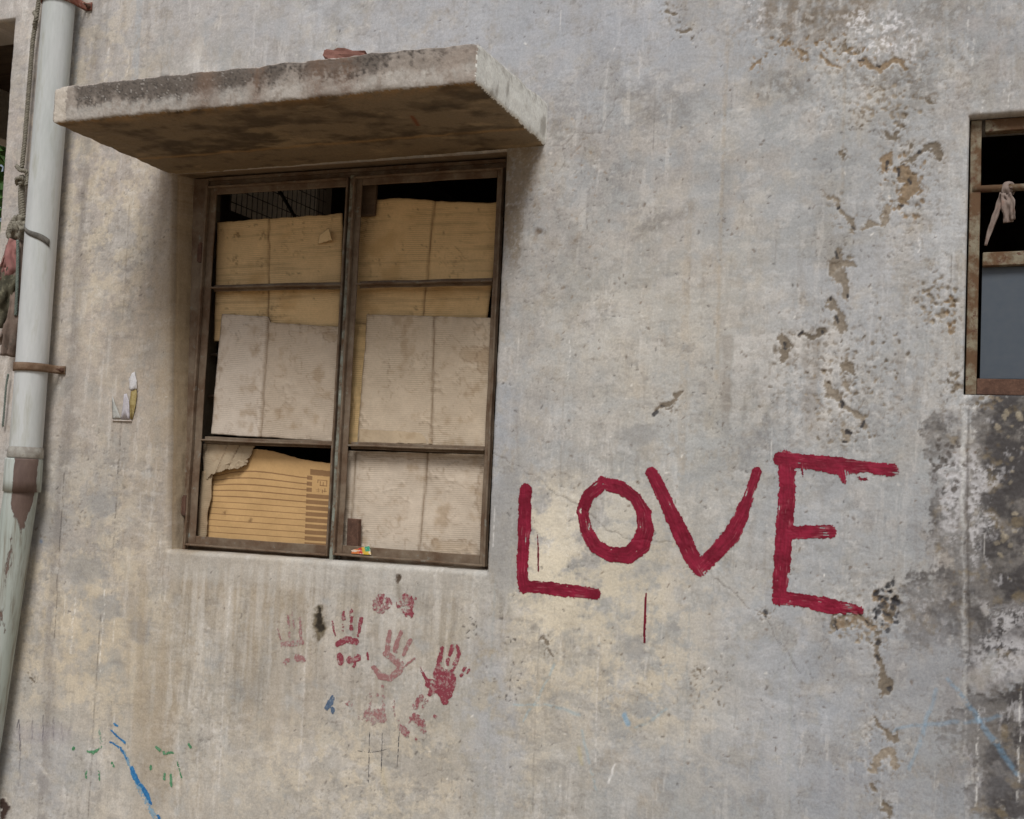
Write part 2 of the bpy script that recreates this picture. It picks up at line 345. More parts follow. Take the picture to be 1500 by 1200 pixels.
# tan dirt at wall foot; browner strip down the window's left margin and reveal
tb = blobs([(262, 560, 34, 330), (225, 1000, 40, 190), (395, 900, 60, 160), (330, 850, 60, 40)], soft=.7)
COL = mix(COL, tan, .55*tb*smooth(-.4, .2, n_strk+.4*n_mid))
COL = mix(COL, lin((122, 106, 84))/.86, .6*blob(272, 530, 24, 300, soft=.5, warp=.4))
# runs below the sill
run = smooth(255, 275, U)*(1-smooth(690, 720, U))*smooth(812, 840, V)*(1-smooth(930, 1120, V+120*n_strk))
COL = mix(COL, lin((182, 177, 170))/.86, run*.48*smooth(.02, .34, .6*n_strk2+.9*n_strk+.3*n_sml))
COL = mix(COL, lin((134, 124, 110))/.86, run*.45*smooth(.05, .4, -.5*n_strk2-.9*n_strk+.2*n_sml))
sl = smooth(806, 816, V+.0*U)*(1-smooth(838, 856, V-.07*(U-250)))*smooth(245, 255, U)*(1-smooth(712, 722, U))
COL = mix(COL, lin((176, 172, 166))/.86, .35*sl)
# darker streaky band beside the drain pipe; dirt right of the canopy and under it
COL = mix(COL, lin((120, 114, 110))/.86, .55*(1-smooth(.0, .075, abs(XW+3.055+.03*n_strk)))*smooth(-.35, .25, n_strk+n_sml)*(ZW > .2))
COL = mix(COL, lin((124, 122, 122))/.86, .5*blobs([(830, 180, 40, 60), (960, 150, 70, 50), (960, 320, 60, 22), (905, 250, 40, 60), (1130, 640, 60, 70), (1240, 600, 70, 80)], soft=.8)*smooth(-.1, .3, n_sml+n_fin))
# olive brown dirt plus painted canopy shade beside the window; soft grey smudges
dirt_shade = blobs([(758, 255, 26, 42), (752, 320, 14, 70), (775, 228, 20, 18)], soft=.35, warp=.9); COL = mix(COL, lin((122, 106, 82))/.86, .62*dirt_shade*smooth(-.55, .0, n_fin+.6*n_sml))
for p_, w_, a_ in (([(925, 350), (960, 330), (1015, 303)], [10, 22, 10], .42), ([(815, 190), (850, 205), (880, 240)], [20, 30, 16], .30), ([(940, 150), (985, 160)], [40, 46], .26), ([(1350, 150), (1290, 170)], [24, 20], .25), ([(1070, 190), (1060, 330)], [10, 12], .22)): SMUDGE.append((p_, w_, a_))
# dark mould and lime at the upper right
COL = mix(COL, lin((118, 106, 92))/.86, .8*blobs([(1185, 18, 75, 38), (1245, 5, 60, 30)], soft=.6)*smooth(-.35, .15, n_sml+.5*n_strk))
COL = mix(COL, lin((128, 124, 120))/.86, .75*blobs([(1375, 12, 50, 30), (1290, 110, 48, 26), (1335, 120, 40, 24), (1150, 130, 40, 26)], soft=.6)*smooth(-.15, .2, n_sml+n_fin))
COL = mix(COL, lin((200, 198, 200))/.86, .75*blobs([(1310, 50, 45, 30), (1270, 75, 26, 16), (1108, 18, 16, 30), (1330, 75, 24, 14), (1260, 30, 24, 20)], soft=.6)*smooth(.0, .25, n_fin+.5*n_sml))
COL = mix(COL, lin((150, 144, 138))/.86, .6*blobs([(1475, 100, 50, 25)], soft=.5)*smooth(-.2, .2, n_strk))
# the big black damp area at the right
dz = blobs([(1480, 760, 46, 200), (1400, 800, 40, 130), (1470, 1090, 60, 90), (1475, 690, 52, 120), (1480, 830, 48, 90), (1440, 830, 36, 60), (1450, 1060, 70, 46), (1500, 1110, 40, 80), (1380, 640, 34, 34), (1386, 760, 26, 80), (1432, 690, 14, 110), (1360, 890, 40, 60), (1470, 1170, 60, 30), (1425, 930, 20, 60)], soft=.5)
dn = smooth(-.30, .30, 1.1*n_cel+.9*n_sml+.7*n_fin+.9*(dz-.55)+.25*smooth(1380, 1500, U))*smooth(.02, .45, dz)
COL = mix(COL, lin((102, 97, 93))/.86*(1+.35*n_fin+.2*n_sml)[..., None], (.66+.2*smooth(1400, 1460, U))*dn)
COL = mix(COL, lin((66, 63, 64))/.86, (.55+.3*smooth(1400, 1470, U))*dn*smooth(-.05, .30, fbm(XN, ZN, .10, 5, 121, gain=.70)+.25*smooth(1400, 1500, U)))
COL = mix(COL, lin((168, 166, 168))/.86, .55*dn*smooth(.18, .34, fbm(XN, ZN, .07, 5, 126, 1, .6, .72)))
COL = mix(COL, lin((126, 112, 88))/.86, .55*dn*smooth(.15, .4, fbm(XN, ZN, .07, 4, 131, gain=.6)))
lime = blobs([(1450, 700, 18, 22), (1448, 770, 18, 20), (1470, 960, 50, 34), (1400, 690, 26, 24), (1395, 730, 18, 60), (1430, 740, 8, 90), (1480, 905, 26, 20), (1490, 520, 6, 6)], soft=.4)
COL = mix(COL, lin((176, 174, 176))/.86, .75*lime*smooth(-.25, .15, n_fin+.6*n_sml+.3*n_strk))
COL = mix(COL, lin((140, 140, 144))/.86, .45*blobs([(1330, 1000, 90, 110), (1300, 1150, 160, 70)], soft=.7)*smooth(-.2, .2, n_cel))
H -= .0018*dn*smooth(-.1, .3, n_sml+n_fin)
# rough pale patch with a straight upper edge left of the chips
rp = smooth(1052, 1060, U+3*n_fin)*(1-smooth(1225, 1260, U+20*n_sml))*smooth(490, 496, V+.06*(U-1050)+3*n_fin)*(1-smooth(600, 650, V+30*n_sml))
COL = mix(COL, lin((142, 134, 126))/.86, .5*rp*smooth(-.05, .3, n_strk+.6*n_sml)); COL = mix(COL, pale, .35*rp*smooth(.0, .3, -n_strk-.4*n_sml+n_fin*.4)); H -= .0016*rp*smooth(-.1, .3, n_strk+n_sml)

def win(x0, x1, z0, z1, pad):
    i0, i1 = np.searchsorted(XS, (x0-pad, x1+pad)); j0, j1 = np.searchsorted(ZS, (z0-pad, z1+pad))
    return slice(max(j0-1, 0), j1+1), slice(max(i0-1, 0), i1+1)
def stroke(pts_px, w_px, color, alpha=1.0, soft=1.0, dh=0.0, rag=.8, world_pts=False, breakup=None):
    pts = [S(*p) for p in pts_px] if not world_pts else pts_px
    w = [a*MM for a in (w_px if hasattr(w_px, '__len__') else [w_px]*len(pts))]
    xs = [p[0] for p in pts]; zs = [p[1] for p in pts]; pad = max(w)+.012+soft*MM
    s = win(min(xs), max(xs), min(zs), max(zs), pad)
    x, z = XN[s], ZN[s]
    if x.size == 0: return
    d = pdist(x+rag*MM*4*n_sml[s], z+rag*MM*4*gnoise(x*24, z*24, 5), pts, w)+rag*MM*min(2.2, .28*max(w)/MM)*n_fin[s]
    m = 1-smooth(-soft*MM, soft*MM, d)
    if breakup is not None: m = m*smooth(breakup-.2, breakup+.2, n_fin[s]+.6*n_sml[s])
    if color is not None: COL[s] = mix(COL[s], np.asarray(color)*(1+.32*n_fin[s]+.15*n_sml[s])[..., None], alpha*m)
    if dh: H[s] += dh*m*(.8+.7*n_fin[s])
rnd = random.Random(3)
for p_, w_, a_ in SMUDGE: stroke(p_, w_, lin((118, 112, 104))/.86, a_, 7, 0, 2.2, False, -.25)
# board-mark lines and thin pale or dark vertical runs
for (u0, v0, v1, c, a, w) in [(190, 300, 470, brown, .45, 1.8), (178, 615, 830, dark, .75, 2.0), (148, 900, 1200, dark, .65, 2.0), (95, 690, 940, dark, .8, 2.0), (1010, 900, 1200, grey, .6, 2.6),
        (1245, 640, 1000, grey, .5, 2), (826, 560, 720, brown, .3, 2), (725, 850, 1200, grey, .6, 3), (878, 930, 1120, pale, .5, 2), (790, 920, 1190, dark, .35, 1.6), (1160, 930, 1200, grey, .5, 4),
        (116, 20, 120, blue, .5, 8), (205, 0, 130, blue, .45, 12), (1066, 40, 560, tan, .30, 5), (1238, 90, 300, tan, .25, 4), (300, 0, 80, brown, .3, 1.5), (455, 830, 1190, pale, .4, 2.2), (337, 860, 1160, pale, .4, 3), (1010, 300, 700, tan, .2, 10)]:
    x = S(u0, v0)[0]; stroke([(x, S(u0, v0)[1]), (x, S(u0, (v0+v1)/2)[1]), (x+.004, S(u0, v1)[1])], w, c, a, 1.2, -.0008, .5, True, -.15)
for i in range(80):
    u0, v0 = rnd.uniform(0, 1500), rnd.uniform(0, 1150); x, z = S(u0, v0); L = rnd.uniform(.02, .14)
    pl = rnd.random() < .6
    stroke([(x, z), (x+rnd.uniform(-.002, .002), z-L)], rnd.uniform(.5, 1.3), lin((205, 202, 198))/.86 if pl else dark, rnd.uniform(.25, .6), .8, 0, .35, True, -.1)
for (u0, v0, v1) in [(160, 70, 120), (190, 80, 105), (155, 860, 985), (110, 875, 960), (1435, 1040, 1110), (1433, 1120, 1180), (1496, 1000, 1180), (1420, 10, 70), (1427, 60, 95), (1470, 130, 160), (1480, 120, 155), (1440, 135, 165), (1348, 350, 365), (835, 500, 560)]:
    x, z = S(u0, v0); stroke([(x, z), (x-.003, S(u0, v1)[1])], 1.8, lin((208, 206, 203))/.86, .6, 1.0, 0, 1.1, True, -.05)
# the long lime ridge at the right
stroke([(1411, 590), (1410, 700), (1411, 830), (1414, 960), (1413, 1100)], [7, 4, 3, 5, 2], lin((168, 167, 166))/.86, .6, 1.8, .001, 1.4, False, -.1)
stroke([(1411, 600), (1411, 780)], 4, lin((176, 175, 173))/.86, .45, 1.8, .0006, 1.4)
stroke([(1418, 600), (1417, 720), (1418, 840), (1421, 960)], 2, dark, .6, 1.0, -.002, .6)
# pitted, blistered lime around the broken places
rr_ = blobs([(1300, 110, 130, 80), (1330, 270, 60, 100), (1375, 440, 50, 60), (1230, 560, 120, 110), (1265, 900, 70, 60), (1400, 560, 40, 60), (1290, 1090, 50, 60), (1180, 40, 120, 50)], soft=.7)
pf = fbm(XN, ZN, .022, 4, 1001, gain=.72); pg = fbm(XN, ZN, .03, 4, 1011, gain=.72)
COL = mix(COL, lin((124, 112, 98))/.86, .60*rr_*smooth(.12, .30, pf)); COL = mix(COL, lin((190, 187, 184))/.86, .42*rr_*smooth(.10, .32, pg)); COL = mix(COL, lin((120, 118, 117))/.86, .35*rr_*smooth(.15, .35, -pg)); H -= .0014*rr_*smooth(.10, .28, pf); H += .0008*rr_*smooth(.1, .3, pg)
# cracks
def crack(p, w=1.3, a=.75, rag=1.2): stroke(p, w, lin((92, 82, 74))/.86, a*.62, .7, -.0014*min(1, a/.6), rag)
crack([(722, 664), (742, 672), (761, 684), (772, 692), (790, 703), (819, 727), (844, 737), (860, 750), (880, 768), (894, 779), (914, 787), (951, 793), (985, 795)], 1.4)
crack([(1046, 847), (1075, 865), (1096, 888), (1119, 899), (1133, 929), (1150, 950), (1172, 985)], 1.3)
crack([(804, 216), (825, 215), (840, 196), (877, 194), (892, 167), (904, 146)], 1.3, .6); crack([(825, 216), (828, 232), (818, 250)], 1.1, .6); crack([(1372, 1092), (1390, 1115), (1400, 1150)], 1.0, .5)
crack([(815, 325), (845, 318), (862, 300)], 1, .45); crack([(860, 310), (862, 345)], 1, .45); crack([(545, 858), (590, 857), (640, 862), (690, 868)], 1.0, .3, .3); crack([(400, 960), (430, 945), (480, 942)], 1.0, .35)
for i in range(16):
    u0, v0 = rnd.uniform(1000, 1400), rnd.uniform(150, 1150); p = [(u0, v0)]
    for k in range(rnd.randint(2, 5)): p.append((p[-1][0]+rnd.uniform(4, 16), p[-1][1]+rnd.uniform(-7, 9)))
    crack(p, .9, .22, .5)
# knocked-off plaster: sunken, sandy, with dark pebbles
def scatter(cx, cy, rx, ry, n, s0, s1, c, depth=.003, a=.85):
    for i in range(n):
        t = rnd.uniform(0, 6.283); k = math.sqrt(rnd.random()); u, v = cx+rx*k*math.cos(t), cy+ry*k*math.sin(t)
        stroke([(u, v), (u+rnd.uniform(-3, 3), v+rnd.uniform(-3, 3))], rnd.uniform(s0, s1), c*(.75+.5*rnd.random()), a, .7, -depth, 1.1)
def chip(p, w, c=sand, depth=.0045, stones=0, rag=1.6):
    stroke(p, [a+3 for a in w] if hasattr(w, '__len__') else w+3, pale, .18, 2.4, .0003, rag)
    stroke(p, w, c*(.9+.2*rnd.random()), .92, .9, -min(depth, .0034), rag+1.0)
    scatter((p[0][0]+p[-1][0])/2, (p[0][1]+p[-1][1])/2, 10+abs(p[0][0]-p[-1][0])*.6, 10+abs(p[0][1]-p[-1][1])*.6, 14, .8, 2.6, c, .0012, .6)
    for i in range(stones):
        q = rnd.choice(p); stroke([(q[0]+rnd.uniform(-5, 5), q[1]+rnd.uniform(-6, 6)), (q[0]+rnd.uniform(-4, 4), q[1]+rnd.uniform(-4, 4))], rnd.uniform(2.5, 5), lin((64, 62, 64))/.86, .9, .6, -.002, .8)
chip([(1213, 284), (1224, 293)], [5, 7]); chip([(1226, 302), (1240, 315), (1249, 332), (1247, 340)], [7, 8, 10, 7], stones=2); chip([(1266, 331), (1284, 328), (1296, 317), (1303, 309)], [6, 6, 9, 8])
chip([(1225, 372), (1224, 392), (1232, 412), (1240, 428)], [10, 17, 20, 9], stones=3); chip([(1222, 392), (1246, 384)], [14, 5]); chip([(1218, 434), (1217, 450), (1229, 468), (1236, 480)], [10, 10, 8, 5], stones=2)
chip([(1146, 496), (1152, 510), (1146, 525)], [12, 16, 9], brown, stones=2); chip([(1170, 490), (1187, 494), (1207, 486)], [7, 10, 13], brown, stones=2)
chip([(1206, 562), (1215, 576), (1232, 592), (1252, 606), (1264, 622)], [6, 8, 9, 8, 6], stones=4); chip([(1241, 630), (1237, 650)], [8, 6], stones=3); chip([(1242, 563), (1244, 570)], [9, 8]); chip([(1236, 536), (1246, 545)], [11, 6], brown)
chip([(958, 608), (972, 594), (990, 578), (1000, 573)], [5, 10, 11, 5], brown, .005, 2); chip([(985, 598), (975, 604)], [4, 3], brown)
chip([(1295, 232), (1299, 243)], [13, 12], rusty, stones=2); chip([(1325, 238), (1336, 236), (1350, 224), (1374, 216), (1376, 226)], [7, 9, 7, 9, 8], brown, stones=2); chip([(1318, 250), (1334, 268), (1326, 285), (1320, 300)], [10, 22, 16, 7], rusty, .005, 3); chip([(1236, 225), (1240, 226)], 6, brown)
chip([(1300, 195), (1312, 198)], 5, brown); chip([(1264, 180), (1266, 176)], 5, brown); chip([(1318, 180), (1318, 184)], 6, brown); chip([(1361, 149), (1364, 147)], 5, brown); chip([(1330, 218), (1332, 216)], 5, brown)
chip([(1105, 98), (1112, 94)], 6, rusty); chip([(1147, 63), (1155, 66)], 5, rusty); chip([(1175, 72), (1180, 80)], 5, rusty); chip([(1200, 87), (1214, 91), (1226, 98)], [5, 8, 7], rusty); chip([(1235, 62), (1238, 78), (1252, 76)], [6, 7, 6], brown); chip([(1262, 94), (1290, 97), (1308, 92), (1325, 97)], [7, 9, 11, 6], rusty, .004, 2)
chip([(974, 14), (990, 20)], [4, 5], brown); chip([(992, 40), (1004, 46), (1012, 52)], [5, 5, 3], brown)
chip([(1285, 872), (1292, 890), (1300, 905)], [7, 8, 8], rusty, .005, 6); chip([(1222, 915), (1250, 905), (1270, 912), (1282, 925)], [4, 6, 8, 9], rusty, .003, 3); chip([(1284, 940), (1284, 965), (1291, 985), (1301, 1010)], [7, 8, 10, 14], brown, .005, 4); chip([(1300, 900), (1310, 880)], [9, 6], brown, .004, 4)
chip([(1276, 1052), (1290, 1066), (1312, 1080)], [3, 7, 8], brown, .006); chip([(1272, 1126), (1290, 1112), (1302, 1104), (1314, 1118)], [3, 14, 16, 7], sand, .006); chip([(1278, 1148), (1282, 1160)], 5, brown); chip([(1296, 1180), (1300, 1200)], 8, brown)
chip([(1118, 898), (1124, 902)], [5, 7], brown, .012, 2); chip([(799, 940), (802, 943)], [12, 13], brown, .006); chip([(804, 958), (808, 960)], 4, brown); chip([(46, 994), (47, 996)], 8, brown, .004); chip([(1028, 988), (1026, 982)], 4, brown)
scatter(1300, 150, 60, 30, 46, 1.5, 5, sand); scatter(1330, 270, 40, 50, 46, 1.5, 5, rusty); scatter(1372, 440, 34, 34, 70, 1.2, 4.5, sand); scatter(1392, 460, 8, 30, 22, 2, 5, rusty); scatter(1200, 70, 110, 22, 46, 1.2, 4, rusty)
scatter(1255, 915, 45, 25, 70, 1.2, 4.5, sand); scatter(1250, 520, 80, 60, 34, 1.5, 4, brown); scatter(1240, 590, 60, 70, 30, 1.5, 4, sand); scatter(1300, 890, 20, 40, 26, 2, 6, lin((60, 60, 64))/.86, .004); scatter(1180, 560, 90, 60, 40, 1.2, 4, brown, .002, .6)
scatter(1400, 560, 12, 18, 16, 2, 5, brown); scatter(1450, 590, 20, 12, 16, 2, 5, brown); scatter(750, 980, 14, 60, 16, 1, 2.4, dark, .002); scatter(690, 920, 12, 14, 10, 1, 2.5, dark, .001); scatter(1040, 1010, 40, 30, 26, 1, 3, brown, .001, .7); scatter(80, 760, 50, 30, 26, 1, 4, brown, .001, .5)
scatter(1480, 720, 30, 130, 34, 2, 6, lin((150, 140, 122))/.86, -.001, .6); scatter(1385, 690, 30, 50, 26, 2, 6, dark, .003, .8)
scatter(750, 600, 750, 600, 620, .7, 2.2, dark, .0016, .65); scatter(1150, 650, 350, 540, 330, .8, 2.6, lin((104, 88, 72))/.86, .0016, .6); scatter(830, 300, 60, 150, 60, 1, 3.2, rusty, .001, .5); scatter(760, 600, 740, 590, 150, .8, 2.6, lin((208, 204, 198))/.86, -.0006, .5)
# rust and moss stains
stroke([(467, 892), (466, 908), (470, 922), (465, 938)], [9, 15, 16, 8], lin((96, 84, 62))/.86, .85, 3, 0, 2.2); stroke([(467, 896), (467, 910), (470, 920)], [6, 9, 9], lin((42, 36, 30))/.86, .9, 1.2, -.004, 1.8)
stroke([(583, 846), (581, 853)], [7, 5], lin((74, 56, 40))/.86, .9, 1.0, -.003, 1.6); stroke([(582, 856), (584, 878)], 7, lin((132, 122, 108))/.86, .6, 4, 0, 1)
stroke([(788, 336), (790, 338)], 8, lin((96, 76, 56))/.86, .8, 4, -.002, 1); stroke([(786, 342), (784, 352)], 6, rusty, .5, 4, 0, 1); stroke([(840, 356), (848, 346)], 8, rusty, .35, 4)
stroke([(4, 1176), (10, 1182), (6, 1194)], [12, 14, 12], lin((58, 40, 34))/.86, .95, 1.5, .006, 2); stroke([(478, 1030), (480, 1022)], [3, 3], lin((60, 84, 116))/.86, .0)
# faint chalk and scribbles
bl = lin((104, 146, 176))/.86
stroke([(1389, 995), (1433, 1053), (1461, 1092), (1489, 1134)], [4, 6, 7, 6], bl, .36, 1.5, 0, .8, False, -.25); stroke([(1372, 1011), (1356, 1060), (1333, 1130)], [5, 5, 4], bl, .28, 1.5, 0, .8, False, -.25); stroke([(1307, 1071), (1356, 1062), (1433, 1056), (1465, 1049)], 4, bl, .28, 1.5, 0, .8, False, -.25)
bl2 = lin((132, 160, 172))/.86
for p in ([(753, 1033), (797, 1032), (833, 1041), (850, 1047)], [(813, 973), (790, 1017), (767, 1057)], [(853, 1070), (863, 1117), (873, 1157)], [(953, 1057), (977, 1040)], [(930, 1066), (950, 1058)]): stroke(p, 3, bl2, .45, 1.4, 0, .8, False, -.2)
stroke([(915, 1050), (919, 1058)], [8, 8], lin((120, 156, 182))/.86, .7, 1.4); stroke([(60, 792), (60, 794)], 6, lin((112, 130, 158))/.86, .7, 2); stroke([(902, 1120), (892, 1146)], [2, 3], lin((206, 204, 202))/.86, .6, .9)
stroke([(848, 1095), (852, 1120)], [5, 5], lin((176, 162, 104))/.86, .35, 3); stroke([(560, 1130), (565, 1160)], [6, 6], lin((178, 160, 110))/.86, .25, 4)
for (a, b, al) in [((28, 1053), (30, 1100), .7), ((24, 1070), (28, 1053), .6), ((47, 1058), (47, 1080), .4), ((63, 1048), (63, 1090), .55), ((79, 1051), (78, 1084), .4), ((30, 1100), (28, 1150), .3), ((90, 1060), (92, 1085), .3)]: stroke([a, b], 2.0, lin((66, 62, 74))/.86, min(1, al*1.3), .9)
stroke([(30, 1075), (95, 1075)], 26, lin((140, 132, 142))/.86, .25, 10)

COL *= (1-.09*smooth(.02, .42, fbm(XN, ZN, .42, 5, 1101, gain=.55))-.06*smooth(.05, .4, fbm(XN, ZN, .14, 5, 1111, gain=.62))+.10*smooth(.05, .4, fbm(XN, ZN, .30, 5, 1121, gain=.55)))[..., None]
lum_ = COL.mean(-1, keepdims=True); COL *= np.clip(lum_/.385, .25, 2)**.13
COL *= np.array((1.092, 1.108, 1.106))
# rounded plaster corners at the openings
R0 = .016
for k, (x0, x1, z0, z1) in OPEN.items():
    jit = 1+.35*fbm(XN, ZN, .05, 3, 141)
    d = np.hypot(np.maximum(np.maximum(x0-X, X-x1), 0), np.maximum(np.maximum(z0-Z, Z-z1), 0))
    r = (R0 if k == 'a' else .010)*np.clip(jit, .5, 1.5)
    t = np.clip(1-d/r, 0, 1); H -= r*(1-np.sqrt(np.maximum(1-t*t, 0)))
co = np.stack([XW, -H, ZW], -1).reshape(-1, 3)
idx = np.arange(NX*NZ).reshape(NZ, NX)
quads = np.stack([idx[:-1, :-1], idx[:-1, 1:], idx[1:, 1:], idx[1:, :-1]], -1)
keep = np.ones((NZ-1, NX-1), bool)
ex_co, ex_q, ex_col = [], [], []; base = NX*NZ
for k, (x0, x1, z0, z1) in OPEN.items():
    i0, i1 = np.searchsorted(XS, (x0-1e-6, x1-1e-6)); j0, j1 = np.searchsorted(ZS, (z0-1e-6, z1-1e-6))
    keep[j0:j1, i0:i1] = False
    ring = np.concatenate([idx[j0, i0:i1], idx[j0:j1, i1], idx[j1, i1:i0:-1], idx[j1:j0:-1, i0]])
    p0 = co[ring].copy(); c0 = COL.reshape(-1, 3)[ring]; n = len(ring)
    D = np.concatenate([np.linspace(.004, .10, 14), [.16, .22]]) if k == 'a' else np.array([.01, .02, .035, .05, .1, .2])
    prev = ring
    left = np.exp(-np.abs(X.reshape(-1)[ring]-x0)/.004) if k == 'a' else np.zeros(n)
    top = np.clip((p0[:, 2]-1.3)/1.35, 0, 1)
    for dd in D:
        p = p0.copy(); p[:, 1] = np.maximum(p0[:, 1], 0)*np.exp(-dd/.02)+dd+.006
        jn = .004*min(dd/.05, 1)*fbm((p0[:, 0]+p0[:, 2]).astype(np.float32), np.full(n, dd, np.float32)*2, .06, 3, 151)
        p[:, 0] += left*(np.minimum(dd/.09, 1)*(.010+.030*top)+jn)
        if k == 'a': p[:, 2] += (1-left)*jn*.5
        cc = c0*(1+.25*fbm((p0[:, 0]*2+p0[:, 2]).astype(np.float32), np.full(n, dd, np.float32), .05, 3, 161))[:, None]
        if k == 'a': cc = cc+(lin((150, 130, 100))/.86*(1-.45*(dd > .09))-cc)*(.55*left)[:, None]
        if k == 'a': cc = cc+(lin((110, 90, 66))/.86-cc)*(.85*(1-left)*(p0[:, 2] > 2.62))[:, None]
        cur = base+np.arange(n); base += n
        ex_co.append(p); ex_col.append(cc); ex_q.append(np.stack([prev, np.roll(prev, -1), np.roll(cur, -1), cur], -1)); prev = cur
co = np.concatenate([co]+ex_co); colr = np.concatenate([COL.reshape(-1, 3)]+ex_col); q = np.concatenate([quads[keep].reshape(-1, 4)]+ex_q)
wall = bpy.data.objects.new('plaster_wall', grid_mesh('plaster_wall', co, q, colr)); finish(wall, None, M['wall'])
tag(wall, 'weathered grey plaster wall carrying the painted word LOVE and red handprints', 'wall')
def wall_y(x, z):
    a = np.interp(x, XS, np.arange(NX)); b = np.interp(z, ZS, np.arange(NZ)); i = np.minimum(a.astype(int), NX-2); j = np.minimum(b.astype(int), NZ-2); fa, fb = a-i, b-j
    return -((H[j, i]*(1-fa)+H[j, i+1]*fa)*(1-fb)+(H[j+1, i]*(1-fa)+H[j+1, i+1]*fa)*fb)

# ------------------------------------------------------------------ paint on the wall: thin films with ragged edges
def film(name, strokes, mat, label=None, rag=1.0, speckle=None, cell=.0016, lift=.0012, seed=0, bristle=0.0, strong=None):
    """strokes: list of (photo points, photo widths)"""
    pp = [([S(*p) for p in pts], [a*MM*(1.16 if name == 'painted_letter' else 1) for a in (w if hasattr(w, '__len__') else [w]*len(pts))]) for pts, w in strokes]
    ax = [p[0] for pts, _ in pp for p in pts]; az = [p[1] for pts, _ in pp for p in pts]; pad = max(max(w) for _, w in pp)*.8+.012
    gx = np.arange(min(ax)-pad, max(ax)+pad, cell); gz = np.arange(min(az)-pad, max(az)+pad, cell)
    x, z = np.meshgrid(gx, gz); x32, z32 = x.astype(np.float32), z.astype(np.float32)
    wx = x+rag*.004*fbm(x32, z32, .03, 3, 171+seed); wz = z+rag*.004*fbm(x32, z32, .03, 3, 181+seed)
    d = None
    for pts, w in pp:
        e = pdist(wx, wz, pts, w); d = e if d is None else np.minimum(d, e)
    d = d+rag*.0042*fbm(x32, z32, .012, 3, 191+seed, gain=.75)
    tone = None
    if bristle:
        al, crs, en = brush_coords(x, z, pp)
        hair = gnoise(crs/.0042, al/.055, 7+seed)+.6*gnoise(crs/.0020, al/.03, 9+seed)
        dry = fbm(x32, z32, .07, 3, 199+seed)+.25*smooth(.05, .0, en)+.25*smooth(-.010, .0, d)
        d = d+.004*gnoise(x32/.005, z32/.005, 31+seed)*smooth(.05, 0, en)
        d = np.where(hair+1.25*dry > 1.22, .01, d)
        base = mix(np.ones(x.shape+(3,))*np.array((.165, .006, .022)), (.285, .014, .044), np.clip(.42+.5*hair+1.1*fbm(x32, z32, .06, 3, 205+seed), 0, 1.3))
        tone = mix(base, (.36, .16, .17), .55*smooth(.65, 1.1, hair+1.25*dry))
    m = d < 0
    if speckle is not None:
        sp = fbm(x32, z32, .010, 3, 201+seed, gain=.7)+.5*fbm(x32, z32, .04, 2, 211+seed)
        m &= sp > speckle-.25*np.clip(-d/.01, 0, 1)
        if strong is not None: tone = mix(np.ones(x.shape+(3,))*np.array(strong[1]), strong[0], smooth(-.12, .22, sp-speckle-.12+.10*fbm(x32, z32, .03, 2, 221+seed)))
    c = m[:-1, :-1] & m[1:, :-1] & m[:-1, 1:] & m[1:, 1:]
    if not c.any(): return None
    y = wall_y(x, z)-lift
    ii = np.arange(x.size).reshape(x.shape); qq = np.stack([ii[:-1, :-1], ii[:-1, 1:], ii[1:, 1:], ii[1:, :-1]], -1)[c]
    u, inv = np.unique(qq.ravel(), return_inverse=True)
    P = np.stack([x.ravel()[u], y.ravel()[u], z.ravel()[u]], -1)
    o = bpy.data.objects.new(name, grid_mesh(name, P, inv.reshape(-1, 4), None if tone is None else tone.reshape(-1, 3)[u])); finish(o, wall, M['paintfilm'] if tone is not None else mat)
    if label: o['label'] = label
    return o
def zl(lst, k=.4133, ox=720, oy=640): return [(ox+a*k, oy+b*k) for a, b in lst]
film('painted_letter', [(zl([(120, 190), (117, 300), (112, 400), (108, 480), (116, 530)]), [17, 17, 16, 14, 17]), (zl([(116, 530), (180, 534), (260, 545), (368, 556)]), [15, 15, 16, 14])], M['red'], 'dark red brushed letter L', 1.0, bristle=1)
film('painted_letter', [(zl([(395, 165), (345, 205), (322, 262), (335, 330), (368, 388), (420, 418), (482, 420), (528, 385), (545, 330), (540, 272), (512, 218), (458, 180), (395, 165)]), [17, 16, 14, 16, 17, 17, 20, 23, 21, 18, 14, 17, 17])], M['red'], 'dark red brushed letter O', 1.0, seed=2, bristle=1)
film('painted_letter', [(zl([(568, 130), (608, 205), (642, 280), (675, 350), (708, 420), (738, 468)]), [15, 17, 18, 20, 20, 17]), (zl([(940, 122), (918, 195), (885, 282), (850, 350), (795, 410), (738, 468)]), [11, 12, 16, 19, 18, 16])], M['red'], 'dark red brushed letter V', 1.0, seed=4, bristle=1)
film('painted_letter', [(zl([(1045, 80), (1050, 180), (1040, 300), (1032, 420), (1020, 572)]), [20, 18, 20, 18, 17]), (zl([(1025, 78), (1110, 88), (1240, 104), (1330, 108), (1420, 118)]), [17, 16, 20, 12, 15]), (zl([(1055, 340), (1130, 336), (1202, 335)]), [14, 15, 15]),
     (zl([(1015, 570), (1090, 578), (1200, 600), (1300, 614)]), [14, 15, 17, 11]), (zl([(1240, 110), (1250, 165)]), [14, 4]), (zl([(1102, 100), (1102, 138)]), [3, 3]), (zl([(1300, 145), (1330, 152)]), [4, 3])], M['red'], 'dark red brushed letter E', 1.1, seed=6, bristle=1)
film('paint_drip', [(zl([(163, 345), (166, 400), (166, 475)]), [1.5, 3, 3]), (zl([(138, 255), (152, 300), (163, 345)]), [.8, .8, 1.2])], M['red'], 'thin dark red drip beside the letter L', .25)
film('paint_drip', [(zl([(548, 556), (544, 640), (542, 728)]), [3.2, 4, 3.6])], M['red'], 'short dark red line below the letter O', .3, seed=1)
hz = lambda l: zl(l, .3, 380, 820)
